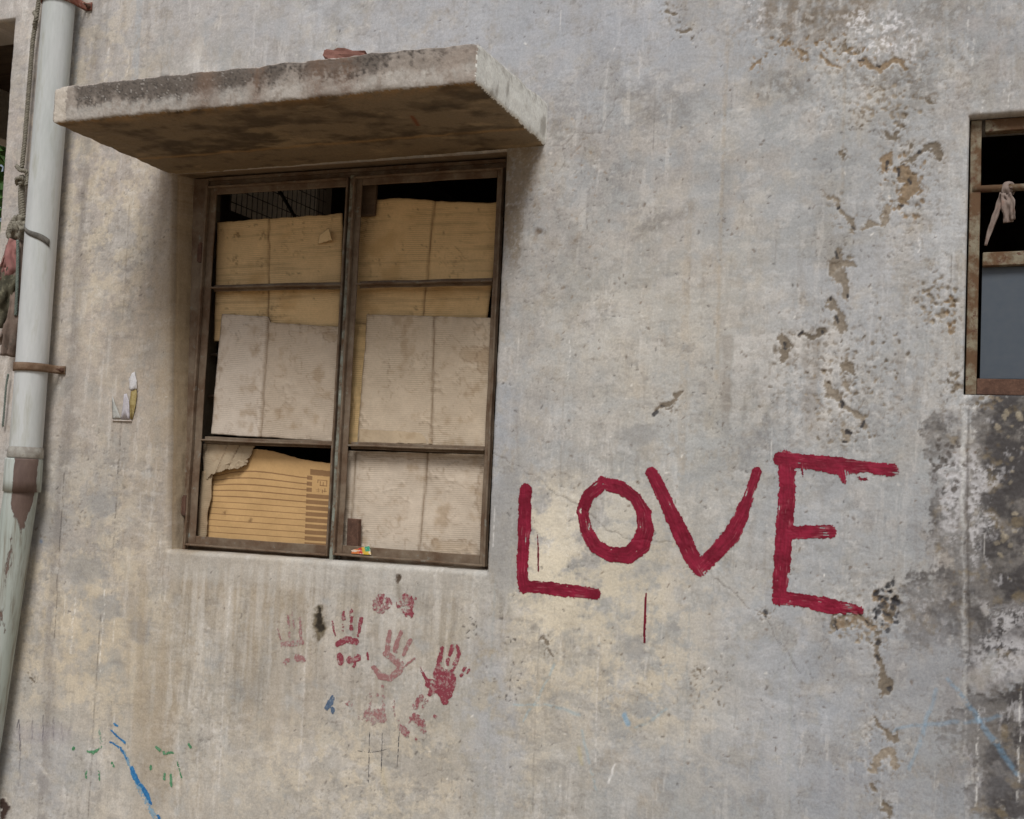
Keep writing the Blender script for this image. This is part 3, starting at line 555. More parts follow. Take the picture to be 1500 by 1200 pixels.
film('handprint', [(hz([(85, 335), (97, 370), (108, 400)]), 4), (hz([(140, 275), (145, 330), (147, 385)]), 5), (hz([(160, 262), (170, 335)]), 5), (hz([(195, 290), (200, 340), (202, 385)]), 6), (hz([(112, 416), (160, 408), (205, 404)]), [9, 10, 10]), (hz([(122, 505), (140, 490)]), 8), (hz([(185, 480), (215, 488)]), [12, 10]), (hz([(258, 462), (262, 460)]), 4)], M['faint'], 'faint pink handprint beside the dark moss streak', .8, -.16, seed=11, strong=((.33, .17, .165), (.40, .32, .295)))
film('handprint', [(hz([(355, 308), (362, 340), (370, 370)]), [6, 4, 3]), (hz([(410, 258), (410, 285)]), 7), (hz([(409, 318), (410, 345)]), 4), (hz([(450, 248), (448, 300)]), 6.5), (hz([(447, 325), (447, 340)]), 6), (hz([(498, 288), (490, 330), (482, 372)]), [7, 6, 5]), (hz([(380, 412), (425, 390), (472, 402)]), [9, 11, 10]), (hz([(392, 470), (396, 500)]), [11, 11]), (hz([(438, 490), (480, 478)]), [11, 12]), (hz([(458, 500), (460, 515)]), [10, 7]), (hz([(525, 458), (530, 485)]), 4)], M['pink'], 'red handprint with a hollow palm and four finger marks', .8, -.32, seed=12, strong=((.25, .052, .072), (.36, .235, .225)))
film('handprint', [(hz([(637, 355), (628, 400), (622, 455)]), [7, 9, 9]), (hz([(690, 352), (672, 400), (662, 445)]), [7, 8, 8]), (hz([(735, 395), (718, 430), (703, 465)]), [7, 7, 6]), (hz([(758, 482), (715, 515)]), [4, 4]), (hz([(555, 525), (590, 570), (635, 580), (680, 545), (690, 515), (640, 475), (620, 460)]), [8, 11, 10, 11, 13, 11, 12])], M['faint'], 'pale rose handprint with a ring shaped palm', .8, -.34, seed=13, strong=((.33, .17, .165), (.40, .32, .295)))
film('handprint', [(hz([(891, 430), (880, 480), (872, 545)]), [6, 8, 10]), (hz([(942, 425), (930, 462)]), [8, 7]), (hz([(920, 490), (920, 510)]), [7, 6]), (hz([(965, 425), (975, 460), (955, 510), (938, 545)]), [6, 7, 7, 7]), (hz([(785, 528), (800, 560), (822, 598)]), [3, 5, 6]), (hz([(1022, 540), (1015, 552)]), [5, 4]), (hz([(1005, 528), (985, 565)]), [5, 5]), (hz([(880, 560), (915, 585), (905, 640)]), [22, 28, 26]), (hz([(830, 605), (870, 620)]), [14, 20]), (hz([(945, 605), (940, 625)]), [10, 10]), (hz([(905, 690), (900, 660)]), [12, 14]), (hz([(845, 640), (830, 660)]), [12, 7])], M['pink'], 'bold red handprint with a full palm under the window', .8, -.34, seed=14, strong=((.25, .052, .072), (.36, .235, .225)))
film('handprint', [(hz([(545, 640), (540, 735)]), [6, 7]), (hz([(573, 655), (575, 665)]), 6), (hz([(600, 620), (605, 735)]), [6, 6]), (hz([(535, 760), (590, 765), (560, 790)]), [20, 22, 16]), (hz([(655, 690), (655, 760), (690, 800)]), 5), (hz([(485, 770), (520, 780)]), 5), (hz([(430, 700), (445, 705)]), 9)], M['faint'], 'almost vanished pink handprint above the charcoal strokes', .8, -.05, seed=15, strong=((.33, .17, .165), (.40, .32, .295)))
film('handprint', [(hz([(790, 670), (760, 715)]), [9, 10]), (hz([(815, 690), (800, 720)]), [8, 7]), (hz([(760, 770), (790, 800), (800, 835)]), [14, 14, 10]), (hz([(855, 765), (862, 768)]), 6), (hz([(740, 770), (735, 800)]), 6), (hz([(690, 820), (720, 850)]), 12), (hz([(765, 875), (770, 880)]), 5)], M['pink'], 'broken red smear trailing below the bold handprint', .8, -.10, seed=16, strong=((.28, .10, .11), (.38, .28, .26)))
film('fist_print', [(hz([(575, 205), (600, 190), (625, 215), (600, 240), (570, 230)]), [16, 16, 16, 15, 14])], M['pink'], 'speckled red fist print below the rust spot', 1.2, -.05, seed=17, strong=((.25, .052, .072), (.36, .235, .225)))
film('fist_print', [(hz([(690, 215), (720, 190), (735, 215), (715, 250), (735, 265)]), [16, 17, 15, 18, 13]), (hz([(760, 190), (765, 195)]), 4)], M['pink'], 'speckled red fist print beside the first one', 1.2, -.05, seed=18, strong=((.25, .052, .072), (.36, .235, .225)))
film('paint_dab', [(hz([(357, 672), (345, 700), (328, 725)]), [7, 11, 8]), (hz([(358, 730), (358, 745)]), [8, 6])], mat_two('dull_blue_paint', (.075, .12, .20), (.14, .19, .26), 70, .4, .6, (.8, .8), (.40, .40, .42), 120, .3, .0005, c2lim=(.62, .7)), 'small blue dab below the handprints', .7, -.3, seed=19)
film('charcoal_mark', [(hz([(537, 840), (535, 960), (532, 1090)]), [1.6, 1.8, 1.4])], M['black'], None, .2, -.35); film('charcoal_mark', [(hz([(600, 845), (597, 950), (594, 1040)]), [1.4, 1.8, 1.6])], M['black'], None, .2, -.35)
film('charcoal_mark', [(hz([(682, 845), (677, 930), (672, 1010)]), [1.6, 1.8, 1.8])], M['black'], None, .2, -.35); film('charcoal_mark', [(hz([(475, 933), (540, 942), (600, 932), (645, 918)]), [1.2, 1.4, 1.4, 1.2])], M['black'], None, .2, -.2)
bz = lambda l: zl(l, .2833, 0, 860)
film('paint_stroke', [(bz([(592, 705), (608, 720)]), 4), (bz([(572, 735), (600, 765), (650, 805)]), [2.5, 3.5, 4]), (bz([(570, 798), (625, 832), (655, 890)]), [3, 5, 3]), (bz([(685, 940), (700, 985), (720, 1020)]), [8, 11, 7]), (bz([(735, 1030), (762, 1075), (782, 1120)]), [8, 10, 5]), (bz([(820, 1180), (835, 1215)]), [5, 5])], M['bluepaint'], 'bright blue streaked brush stroke near the foot of the wall', .9, -.35, seed=21)
film('paint_stroke', [(bz([(640, 850), (675, 930), (720, 1030), (770, 1130), (815, 1210)]), [6, 9, 12, 11, 10])], M['bluewash'], 'thin pale blue wash beneath the blue brush stroke', .9, -.12, lift=.0006, seed=22)
for i, l in enumerate([[(378, 838), (382, 830)], [(455, 850), (480, 856), (500, 848), (525, 825)], [(580, 910), (588, 930)], [(447, 955), (447, 985)], [(513, 955), (514, 992)], [(812, 828), (850, 858), (895, 855)], [(978, 815), (988, 828)], [(783, 928), (781, 940)], [(852, 965), (852, 995)], [(885, 970), (889, 1025)], [(922, 905), (932, 950), (943, 992)]]):
    film('green_dab', [(bz(l), [4, 7, 5, 3][:len(l)] if i == 1 else (3.5 if i == 10 else 5.5))], M['green'], None, .8, -.22, seed=23+i)
film('green_dab', [(bz([(515, 745), (522, 800)]), [5, 6])], M['greenwash'], None, .8, -.1, lift=.0007, seed=40)

# ------------------------------------------------------------------ concrete canopy over the window
def canopy():
    x0, x1, yb, yf = -2.690, -1.240, .06, -.552
    n, a, b = 300, 110, 34
    cs, qs, uvs = [], [], []; base = 0
    def face(nu, nv, fn):
        nonlocal base
        s, t = np.meshgrid(np.linspace(0, 1, nu), np.linspace(0, 1, nv)); P = np.stack(fn(s, t), -1).reshape(-1, 3)
        i = np.arange(nu*nv).reshape(nv, nu)+base; base += nu*nv
        cs.append(P); qs.append(np.stack([i[:-1, :-1], i[:-1, 1:], i[1:, 1:], i[1:, :-1]], -1).reshape(-1, 4))
    def zb(x, y): return 2.643+.010*(y/-.55)+.004*(x+2.0)
    def zt(x, y): return 2.787-.016*(y/-.55)
    face(n, b, lambda s, t: (x0+(x1-x0)*s, yf+0*s, zb(x0+(x1-x0)*s, yf)*(1-t)+zt(x0+(x1-x0)*s, yf)*t))
    face(a, b, lambda s, t: (x1+0*s, yf+(yb-yf)*s, zb(x1, yf+(yb-yf)*s)*(1-t)+zt(x1, yf+(yb-yf)*s)*t))
    face(a, b, lambda s, t: (x0+0*s, yb+(yf-yb)*s, zb(x0, yb+(yf-yb)*s)*(1-t)+zt(x0, yb+(yf-yb)*s)*t))
    face(n, a, lambda s, t: (x0+(x1-x0)*s, yb+(yf-yb)*t, zb(x0+(x1-x0)*s, yb+(yf-yb)*t)))
    face(n, a, lambda s, t: (x0+(x1-x0)*s, yf+(yb-yf)*t, zt(x0+(x1-x0)*s, yf+(yb-yf)*t)))
    P = np.concatenate(cs); Q = np.concatenate(qs)
    x, y, z = (P[:, k].astype(np.float32) for k in range(3))
    fid = np.concatenate([np.full(len(c), k) for k, c in enumerate(cs)])
    # worn edges and uneven faces: one displacement field of the position, so the faces stay joined
    cx, cy, cz = np.clip((x-x0)/(x1-x0), 0, 1), (y-yf)/(yb-yf), (z-2.645)/.14
    n1 = fbm(x*1.3+y, z*1.7+y*.6, .10, 4, 301, gain=.6); n2 = fbm(x+z, y+.5*z, .13, 4, 311, gain=.6); n3 = fbm(x, y, .08, 4, 321, gain=.65)
    edge = np.minimum(np.abs(z-zt(x, y)), np.abs(z-zb(x, y)))+np.minimum(y-yf, .05)
    wear = np.exp(-np.maximum(y-yf, 0)/.008)*np.exp(-np.minimum(np.abs(z-zt(x, y)), np.abs(z-zb(x, y)))/.007)
    wr = np.exp(-np.minimum(x1-x, x-x0)/.008)*np.exp(-np.minimum(np.abs(z-zt(x, y)), np.abs(z-zb(x, y)))/.007)
    P[:, 1] += np.where(y < -.05, .005*n1+wear*(.006+.006*np.maximum(n3, -.5)), 0)
    P[:, 2] += .006*n3*np.where(y < .03, 1, 0)*(.4+.6*(y < -.05))+np.where(cz > .5, -1, 1)*(wear+wr)*(.004+.006*np.maximum(n1, -.5))
    P[:, 0] += .005*n2*np.where(y < .0, 1, 0)-np.sign(cx-.5)*wr*.006
    u, v = proj(P[:, 0], P[:, 1], P[:, 2])
    ns, nf, nst = fbm(x+.7*y, z+.7*y, .035, 4, 331, gain=.65), fbm(x+.7*y, z+.7*y, .011, 3, 341, gain=.7), fbm(x+.5*y, z, .03, 4, 351, 1, .25, .6)
    nb = fbm(x+y, z*1.4+y*.3, .14, 4, 361, gain=.6)
    C = np.ones((len(P), 1))*lin((156, 147, 138))[None]/.86*(1+.26*ns+.12*nf+.1*nb)[:, None]
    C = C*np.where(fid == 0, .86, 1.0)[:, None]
    def mx(c, m): nonlocal C; C = C+(lin(c)/.86-C)*np.clip(m, 0, 1)[:, None]
    tz = (z-zb(x, y))/(zt(x, y)-zb(x, y))
    fr = (fid == 0); en = (fid == 1); un = (fid == 3)
    xx = (x-x0)/(x1-x0)
    # mould hanging from the top edge, heavier towards the left; lime along the drip edge
    amt = np.interp(xx, [0, .04, .07, .15, .3, .45, .55, .6, .72, .78, .84, 1], [-.3, -.25, .5, .45, .62, .52, .42, .22, .45, .36, .10, .05])
    mould = smooth(.25, .60, tz*.75+amt+.45*nst+.35*ns+.25*nf-.35)
    mx((92, 85, 79), fr*.9*mould); mx((46, 43, 41), fr*.7*mould*smooth(.0, .35, nf+.6*ns)); mx((190, 184, 176), fr*.55*mould*smooth(.25, .45, nf+.4*ns)*(xx < .5))
    mx((190, 187, 181), fr*.45*smooth(.52, .30, tz+.28*nb+.2*ns)*smooth(-.2, .2, nst+.5*nf+.15))
    for c_, w_ in ((.395, .03), (.66, .03), (.52, .02), (.72, .025)): mx((112, 92, 78), fr*.7*np.exp(-((xx-c_+.02*ns)/w_)**2)*smooth(-.3, .3, nst+nf+.2))
    mx((150, 138, 128), fr*.6*smooth(.88, .97, xx)*smooth(-.3, .2, ns)); mx((192, 184, 172), fr*.8*(xx < .035+.006*nf))
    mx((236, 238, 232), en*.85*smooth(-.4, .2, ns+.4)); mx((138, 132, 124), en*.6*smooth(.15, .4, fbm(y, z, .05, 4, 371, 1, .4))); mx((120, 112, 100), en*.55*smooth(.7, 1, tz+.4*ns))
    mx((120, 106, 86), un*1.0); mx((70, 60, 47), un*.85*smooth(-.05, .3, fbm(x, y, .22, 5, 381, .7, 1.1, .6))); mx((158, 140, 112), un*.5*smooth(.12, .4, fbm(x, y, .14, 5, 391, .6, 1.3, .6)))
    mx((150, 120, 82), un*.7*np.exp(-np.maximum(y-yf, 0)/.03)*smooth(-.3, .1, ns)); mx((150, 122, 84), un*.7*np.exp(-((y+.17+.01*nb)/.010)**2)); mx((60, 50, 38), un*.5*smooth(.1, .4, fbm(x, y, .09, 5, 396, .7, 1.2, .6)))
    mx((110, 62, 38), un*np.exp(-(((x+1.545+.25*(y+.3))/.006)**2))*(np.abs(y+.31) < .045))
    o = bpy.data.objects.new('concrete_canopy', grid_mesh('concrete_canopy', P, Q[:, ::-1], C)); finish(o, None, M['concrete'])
    bm = bmesh.new(); bm.from_mesh(o.data); bmesh.ops.remove_doubles(bm, verts=bm.verts, dist=.0012); bmesh.ops.recalc_face_normals(bm, faces=bm.faces); bm.to_mesh(o.data); bm.free()
    o.data.polygons.foreach_set('use_smooth', np.ones(len(o.data.polygons), dtype=bool))
    return tag(o, 'stained concrete slab canopy jutting out above the boarded window', 'canopy')
canopy()

# a lump of broken brick left on the canopy
bm = bmesh.new(); bmesh.ops.create_cube(bm, size=1); bmesh.ops.subdivide_edges(bm, edges=bm.edges, cuts=5, use_grid_fill=True)
for v in bm.verts:
    c = v.co.copy(); c.z *= 1-.95*max(c.x+.15, 0); c.y *= .8
    c = c*(1+.22*float(gnoise(np.float32(c.x*2.4+c.z), np.float32(c.y*2.4-c.z), 4))+.08*float(gnoise(np.float32(c.x*7), np.float32(c.z*7+c.y*5), 9)))
    v.co = Vector((-1.702+c.x*.128, -.43+c.y*.09, 2.801+c.z*.062))
bmesh.ops.bevel(bm, geom=[e for e in bm.edges if e.calc_face_angle(0) > .6], offset=.004, segments=2, affect='EDGES')
tag(bm_obj('brick_fragment', bm, M['brick'], None, False), 'broken red brick lump lying on top of the concrete canopy', 'brick')

# ------------------------------------------------------------------ rooms behind the openings
def slab(name, x0, x1, y0, y1, z0, z1, mat, kind='structure'):
    bm = bmesh.new(); bm_box(bm, x0, x1, y0, y1, z0, z1, 0); o = bm_obj(name, bm, mat); o['kind'] = kind; return o
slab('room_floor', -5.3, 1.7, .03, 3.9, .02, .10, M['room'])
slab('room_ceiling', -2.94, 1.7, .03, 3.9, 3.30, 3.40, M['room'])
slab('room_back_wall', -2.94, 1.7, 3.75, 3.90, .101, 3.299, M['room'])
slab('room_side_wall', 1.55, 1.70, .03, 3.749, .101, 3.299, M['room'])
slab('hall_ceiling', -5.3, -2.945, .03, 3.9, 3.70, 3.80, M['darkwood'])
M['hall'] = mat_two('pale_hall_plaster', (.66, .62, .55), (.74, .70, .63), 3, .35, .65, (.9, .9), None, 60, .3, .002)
slab('hall_back_wall', -5.3, -2.945, 3.75, 3.9, .101, 3.699, M['hall'])
def holed(name, x0, x1, y0, y1, z0, z1, hy0, hy1, hz0, hz1, mat):
    bm = bmesh.new()
    bm_box(bm, x0, x1, y0, hy0, z0, z1, 0); bm_box(bm, x0, x1, hy1, y1, z0, z1, 0); bm_box(bm, x0, x1, hy0, hy1, z0, hz0, 0); bm_box(bm, x0, x1, hy0, hy1, hz1, z1, 0)
    bmesh.ops.remove_doubles(bm, verts=bm.verts, dist=1e-5); o = bm_obj(name, bm, mat); o['kind'] = 'structure'; return o
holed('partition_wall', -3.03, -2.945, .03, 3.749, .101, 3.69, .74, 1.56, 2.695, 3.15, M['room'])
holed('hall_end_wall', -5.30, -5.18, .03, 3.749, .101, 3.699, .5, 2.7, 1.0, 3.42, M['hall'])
# wire screen in the partition
t = thing('wire_screen', (-2.985, 1.15, 2.695), 'dark rectangular wire screen seen through the gap above the tan cardboard', 'wire screen')
bm = bmesh.new()
for i in range(21): tube(bm, [(-2.982, .755+i*.0395, 2.70), (-2.982, .755+i*.0395, 3.145)], .0020, 5)
for i in range(7): tube(bm, [(-2.978, .742, 2.745+i*.062), (-2.978, 1.558, 2.745+i*.062)], .0020, 5)
bm_obj('wires', bm, M['wire'], t)
bm = bmesh.new(); tube(bm, [(-2.972, .80, 3.10), (-2.972, 1.40, 2.72)], .008, 6); bm_obj('diagonal_bar', bm, M['wire'], t)
# a tree outside, beyond the hall's end opening
t = thing('tree', (-9.3, 5.3, 0), 'green leafy tree seen through the dark opening beside the drain pipe', 'tree')
bm = bmesh.new(); tube(bm, [(-9.3, 5.3, -.1), (-9.25, 5.35, 1.5), (-9.35, 5.3, 3.0), (-9.3, 5.4, 5.0)], [.16, .13, .10, .04], 8); bm_obj('trunk', bm, M['bark'], t)
bm = bmesh.new(); rr = random.Random(5)
for i in range(2200):
    a, b, r = rr.uniform(0, 6.283), rr.uniform(-1, 1), rr.random()**.4*1.5
    c = Vector((-9.3+r*math.cos(a)*math.sqrt(1-b*b), 5.3+r*math.sin(a)*math.sqrt(1-b*b), 4.6+r*b*1.1))
    d = Vector((rr.uniform(-1, 1), rr.uniform(-1, 1), rr.uniform(-.6, .6))).normalized(); e = d.orthogonal().normalized()
    vs = [bm.verts.new(c+d*k*.11+e*m*.045) for k, m in ((-1, 0), (0, 1), (1, 0), (0, -1))]; bm.faces.new(vs)
bm_obj('crown', bm, M['leaf'], t)

# ------------------------------------------------------------------ boarded steel window
wnd = thing('steel_window', (-1.95, .08, 1.305), 'rusty six pane steel window with two casements, its glass replaced by cardboard', 'window')
def part(name, boxes, mat, parent=wnd, bev=.0018, jit=.0015, cuts=10):
    bm = bmesh.new()
    for b in boxes: bm_box(bm, *b, bev, jit, cuts)
    o = bm_obj(name, bm, mat)
    if parent is wnd or parent.type == 'EMPTY': under(o, parent)
    else:
        o.parent = parent; o.matrix_parent_inverse = Matrix.Identity(4)
    return o
YF = .062
part('outer_frame', [(-2.622, -2.552, YF+.012, YF+.055, 1.296, 2.636), (-1.398, -1.352, YF+.012, YF+.055, 1.296, 2.636), (-2.5515, -1.3985, YF+.012, YF+.055, 2.607, 2.636), (-2.5515, -1.3985, YF+.034, YF+.055, 1.296, 1.330),
                     (-2.565, -2.5525, YF+.002, YF+.0115, 1.300, 2.632), (-2.5515, -1.3985, YF+.002, YF+.0115, 2.622, 2.634)], M['steel'])
part('mullion', [(-1.962, -1.946, YF-.012, YF+.050, 1.300, 2.606), (-1.969, -1.9625, YF+.006, YF+.046, 1.310, 2.604)], M['steelgreen'])
def casement(xa, xb, zlo, dy, mat, wa=.034, wb=.026):
    o = part('casement_frame', [(xa, xa+wa, YF+dy+.004, YF+dy+.010, zlo, 2.600), (xa, xa+.007, YF+dy-.014, YF+dy+.0035, zlo, 2.600), (xb-wb, xb, YF+dy+.004, YF+dy+.010, zlo, 2.600), (xb-.007, xb, YF+dy-.014, YF+dy+.0035, zlo, 2.600),
              (xa+wa+.0005, xb-wb-.0005, YF+dy+.004, YF+dy+.010, zlo, zlo+.034), (xa+.0075, xb-.0075, YF+dy-.014, YF+dy+.0035, zlo, zlo+.007), (xa+wa+.0005, xb-wb-.0005, YF+dy+.004, YF+dy+.010, 2.572, 2.600), (xa+.0075, xb-.0075, YF+dy-.014, YF+dy+.0035, 2.593, 2.600)], mat)
    for z in (2.224, 1.681):
        g = part('glazing_bar', [(xa+wa+.0005, xb-wb-.0005, YF+dy-.002, YF+dy+.022, z+.008, z+.014), (xa+wa+.0005, xb-wb-.0005, YF+dy+.0225, YF+dy+.028, z, z+.024)], mat, o)
    return o
casement(-2.549, -1.9695, 1.320, .0, M['steel'], .034, .010); casement(-1.9455, -1.3985, 1.326, -.008, M['steel'], .026, .026)
for z in (1.46, 2.36):
    bm = bmesh.new(); tube(bm, [(-2.556, YF-.010, z-.035), (-2.556, YF-.010, z+.035)], .008, 8); bm_box(bm, -2.575, -2.553, YF-.006, YF+.001, z-.03, z+.03, .001); bm_obj('hinge', bm, M['rust'], wnd)
part('lock_plate', [(-1.9190, -1.866, YF+.020, YF+.026, 1.330, 1.448), (-1.872, -1.866, YF+.004, YF+.0195, 1.330, 1.448)], M['rust'])
for i in range(8):
    z = 1.40+i*.152; bm = bmesh.new(); tube(bm, [(-2.575, .175, z), (-2.0, .175, z+.002), (-1.36, .175, z)], .006, 6); bm_obj('security_bar', bm, M['steel'], wnd)

# ------------------------------------------------------------------ cardboard sheets: curved sheets with creases and torn edges
def sheet(name, label, corners, Y, colour, top=None, bottom=None, leftf=None, rightf=None, creases=(), n=90, thick=.004, bow=.0, mat='card', seed=0, group=None, wave=.0035, parent=None, yo=(0, 0, 0, 0)):
    s, t = np.meshgrid(np.linspace(0, 1, n), np.linspace(0, 1, n))
    A, B, C_, D_ = [np.array(W(*c, Y+o)) for c, o in zip(corners, yo)]
    P = (A*((1-s)*(1-t))[..., None]+B*(s*(1-t))[..., None]+C_*(s*t)[..., None]+D_*((1-s)*t)[..., None])
    ss, tt = s.astype(np.float32), t.astype(np.float32)
    if top is not None: P[..., 2] += top(ss)*(1-t)**5
    if bottom is not None: P[..., 2] += bottom(ss)*t**5
    if leftf is not None: P[..., 0] += leftf(tt)*(1-s)**5
    if rightf is not None: P[..., 0] += rightf(tt)*s**5
    x32, z32 = P[..., 0].astype(np.float32), P[..., 2].astype(np.float32)
    dy = wave*fbm(x32, z32, .15, 3, 400+seed)*2+bow*(4*s*(1-s))
    wr_ = np.abs(fbm(x32, z32, .16, 4, 450+seed, 1, 1, .6)); dy += -.003*np.exp(-(wr_/.03)**2)*smooth(.0, .3, fbm(x32, z32, .2, 2, 460+seed)+.1)*(n > 30)*(mat == 'card'); cr = .45*np.exp(-(wr_/.012)**2)*smooth(.05, .3, fbm(x32, z32, .2, 2, 460+seed)+.1)*(n > 30)*(mat == 'card')
    for (s0, s1, dep) in creases:
        d = np.abs(s-(s0+(s1-s0)*t)+.004*gnoise(tt*14, tt*0, seed)); dy += dep*np.exp(-(d/.010)**2); cr = np.maximum(cr, np.exp(-(d/.007)**2))
    P[..., 1] += dy
    Lx, Lz = np.linalg.norm(B-A), np.linalg.norm(D_-A)
    col = colour(ss, tt, x32, z32, cr); uv = np.stack([s*Lx, t*Lz], -1)
    i = np.arange(n*n).reshape(n, n); F = np.stack([i[:-1, :-1], i[1:, :-1], i[1:, 1:], i[:-1, 1:]], -1).reshape(-1, 4)
    Bk = P.copy(); Bk[..., 1] += thick
    ring = np.concatenate([i[0, :-1], i[:-1, -1], i[-1, :0:-1], i[:0:-1, 0]]); r2 = np.roll(ring, -1)
    side = np.stack([ring, r2, r2+n*n, ring+n*n], -1)
    co = np.concatenate([P.reshape(-1, 3), Bk.reshape(-1, 3)]); cc = np.concatenate([col.reshape(-1, 3), col.reshape(-1, 3)*.8]); qq = np.concatenate([F, (F+n*n)[:, ::-1], side])
    o = bpy.data.objects.new(name, grid_mesh(name, co, qq, cc, np.concatenate([uv.reshape(-1, 2)]*2))); finish(o, None, M[mat])
    bm = bmesh.new(); bm.from_mesh(o.data); bmesh.ops.recalc_face_normals(bm, faces=bm.faces); bm.to_mesh(o.data); bm.free()
    for p_ in o.data.polygons: pass
    if parent is not None: o.parent = parent
    if label: tag(o, label, 'cardboard', group)
    return o
def torn(seed, amp=.006, size=.25): return lambda s: (amp*fbm(s, s*0, size, 4, 500+seed, gain=.65)).astype(float)
def tancol(base=(176, 140, 88), spots=True, seed=0):
    def f(s, t, x, z, cr):
        c = lin(base)/.86*np.ones(s.shape+(3,)); c = c*(1+.10*fbm(x, z, .10, 4, 600+seed)+.06*fbm(x, z, .012, 3, 610+seed, .12, 1))[..., None]
        c = mix(c, lin((180, 146, 98))/.86, .5*smooth(.1, .4, fbm(x, z, .16, 4, 620+seed))); c = mix(c, lin((92, 66, 40))/.86, .75*cr)
        e = np.minimum(np.minimum(s, 1-s), np.minimum(t, 1-t)); c = mix(c, lin((104, 78, 48))/.86, .45*np.exp(-e/.012))
        c = mix(c, lin((96, 78, 56))/.86, .6*smooth(.36, .56, fbm(x, z, .03, 4, 630+seed)))
        c = c*(1-.20*smooth(.1, .35, fbm(x, z, .016, 3, 650+seed, .05, 1)))[..., None]
        if spots:
            for (a, b) in ((.17, .12), (.17, .33), (.17, .56), (.17, .80), (.38, .14), (.38, .36), (.38, .58), (.38, .80)):
                d = np.hypot((s-a)*1.05, t-b); k = fbm(x, z, .012, 3, 640)
                c = mix(c, lin((100, 76, 46))/.86, .65*np.exp(-((d-.02)/.022)**2)*smooth(-.05, .2, k))
        return c
    return f
def palecol(base=(186, 174, 160), seed=0, light=None, marks=()):
    def f(s, t, x, z, cr):
        c = lin(base)/.86*np.ones(s.shape+(3,)); c = c*(1+.10*fbm(x, z, .12, 4, 700+seed)+.06*fbm(x, z, .02, 3, 710+seed))[..., None]
        if light: c = mix(c, lin((202, 194, 186))/.86, .6*smooth(light+.02, light-.02, s))
        c = mix(c, lin((152, 132, 108))/.86, .55*smooth(.08, .4, fbm(x, z, .09, 5, 720+seed, gain=.6)))
        w = np.abs(fbm(x, z, .14, 3, 730+seed)-.12); c = mix(c, lin((128, 104, 78))/.86, .35*np.exp(-(w/.012)**2))      # tide marks of dried damp
        e = np.minimum(np.minimum(s, 1-s), np.minimum(t, 1-t)); c = mix(c, lin((120, 98, 74))/.86, .6*np.exp(-e/.012)*smooth(-.3, .2, fbm(x, z, .03, 3, 740+seed)))
        for (a, b, ra, rb) in marks:
            d = np.hypot((s-a)/ra, (t-b)/rb)+.6*fbm(x, z, .03, 4, 750+seed, gain=.6)
            c = mix(c, lin((158, 138, 114))/.86, .45*smooth(1.2, .5, d)); c = mix(c, lin((112, 88, 64))/.86, .45*np.exp(-((d-.95)/.09)**2))
        return mix(c*np.array((1.02, .995, .945)), lin((104, 84, 62))/.86, .75*cr)
    return f
G = 'cardboard sheets wedged in the window'
YC = .118
c1 = sheet('cardboard_sheet', 'tan cardboard with rows of small dark scuffs, below the wire screen', ((318, 326), (502, 313), (497, 500), (314, 500)), YC, tancol((208, 180, 136), True, 1), torn(1, .006, .12), None, None, torn(2, .003), ((.43, .44, .006),), bow=-.004, seed=1, group=G)
sheet('torn_flap', None, ((468, 345), (482, 334), (487, 352), (466, 358)), YC-.008, tancol((216, 190, 146), False, 9), torn(3, .004), torn(4, .004), None, None, (), 14, .002, mat='cardplain', seed=9, parent=c1, yo=(0, -.012, -.010, 0))
sheet('cardboard_sheet', 'tan cardboard leaning askew beside the wooden block', ((520, 296), (735, 297), (710, 500), (516, 500)), YC+.004, tancol((206, 176, 130), False, 2), lambda s: torn(5, .005, .1)(s)+.012*np.exp(-((s-.32)/.25)**2)-.03*np.exp(-(s/.06)**2), None, None, torn(6, .003), ((.56, .53, .006),), bow=-.006, seed=2, group=G)
sheet('cardboard_sheet', 'pale grey cardboard with a lighter folded left edge', ((325, 460), (497, 473), (489, 648), (309, 636)), YC-.016, palecol((184, 172, 158), 1, .40, ((.93, .10, .06, .05),)), lambda s: torn(7, .002)(s)-.020*smooth(.40, .43, s)+.006*s, torn(8, .004), None, None, ((.41, .41, .010),), bow=-.004, seed=3, group=G)
sheet('cardboard_sheet', 'narrow tan cardboard strip standing behind the mullion', ((496, 470), (541, 474), (527, 652), (492, 652)), YC-.010, tancol((200, 172, 126), False, 3), None, None, None, torn(9, .004), (), 40, seed=4, group=G)
c5 = sheet('cardboard_sheet', 'pale cardboard with a ripped brown blotch near its right edge', ((538, 461), (728, 466), (722, 660), (523, 652)), YC-.022, palecol((186, 173, 156), 2, None, ((.86, .28, .13, .07), (.93, .33, .07, .09))), torn(10, .003), None, torn(11, .003), None, ((.53, .56, .006),), bow=-.005, seed=5, group=G)
sheet('torn_edge', None, ((526, 629), (624, 634), (634, 650), (525, 649)), YC-.028, palecol((176, 160, 138), 6), torn(12, .006, .1), torn(13, .005, .08), None, torn(14, .006), (), 40, .006, bow=-.008, mat='cardplain', seed=6, parent=c5)
sheet('cardboard_sheet', 'pale water stained cardboard behind the lock plate', ((500, 660), (722, 666), (711, 826), (493, 818)), YC-.012, palecol((188, 177, 164), 3, None, ((.28, .99, .2, .06), (.78, .88, .17, .10), (.55, .0, .5, .06), (.98, .35, .07, .25))), None, None, None, None, ((.10, .09, .004), (.585, .565, .006)), bow=-.004, seed=7, group=G)
sheet('cardboard_sheet', 'crumpled grey cardboard scrap, torn to show its fluting, above the striped carton', ((296, 650), (372, 653), (360, 682), (299, 702)), YC-.014, palecol((160, 146, 126), 8), None, lambda s: torn(15, .022, .22)(s), None, torn(16, .014, .3), ((.55, .35, -.006), (.75, .6, .005)), 60, bow=-.014, seed=8, group=G, wave=.006)
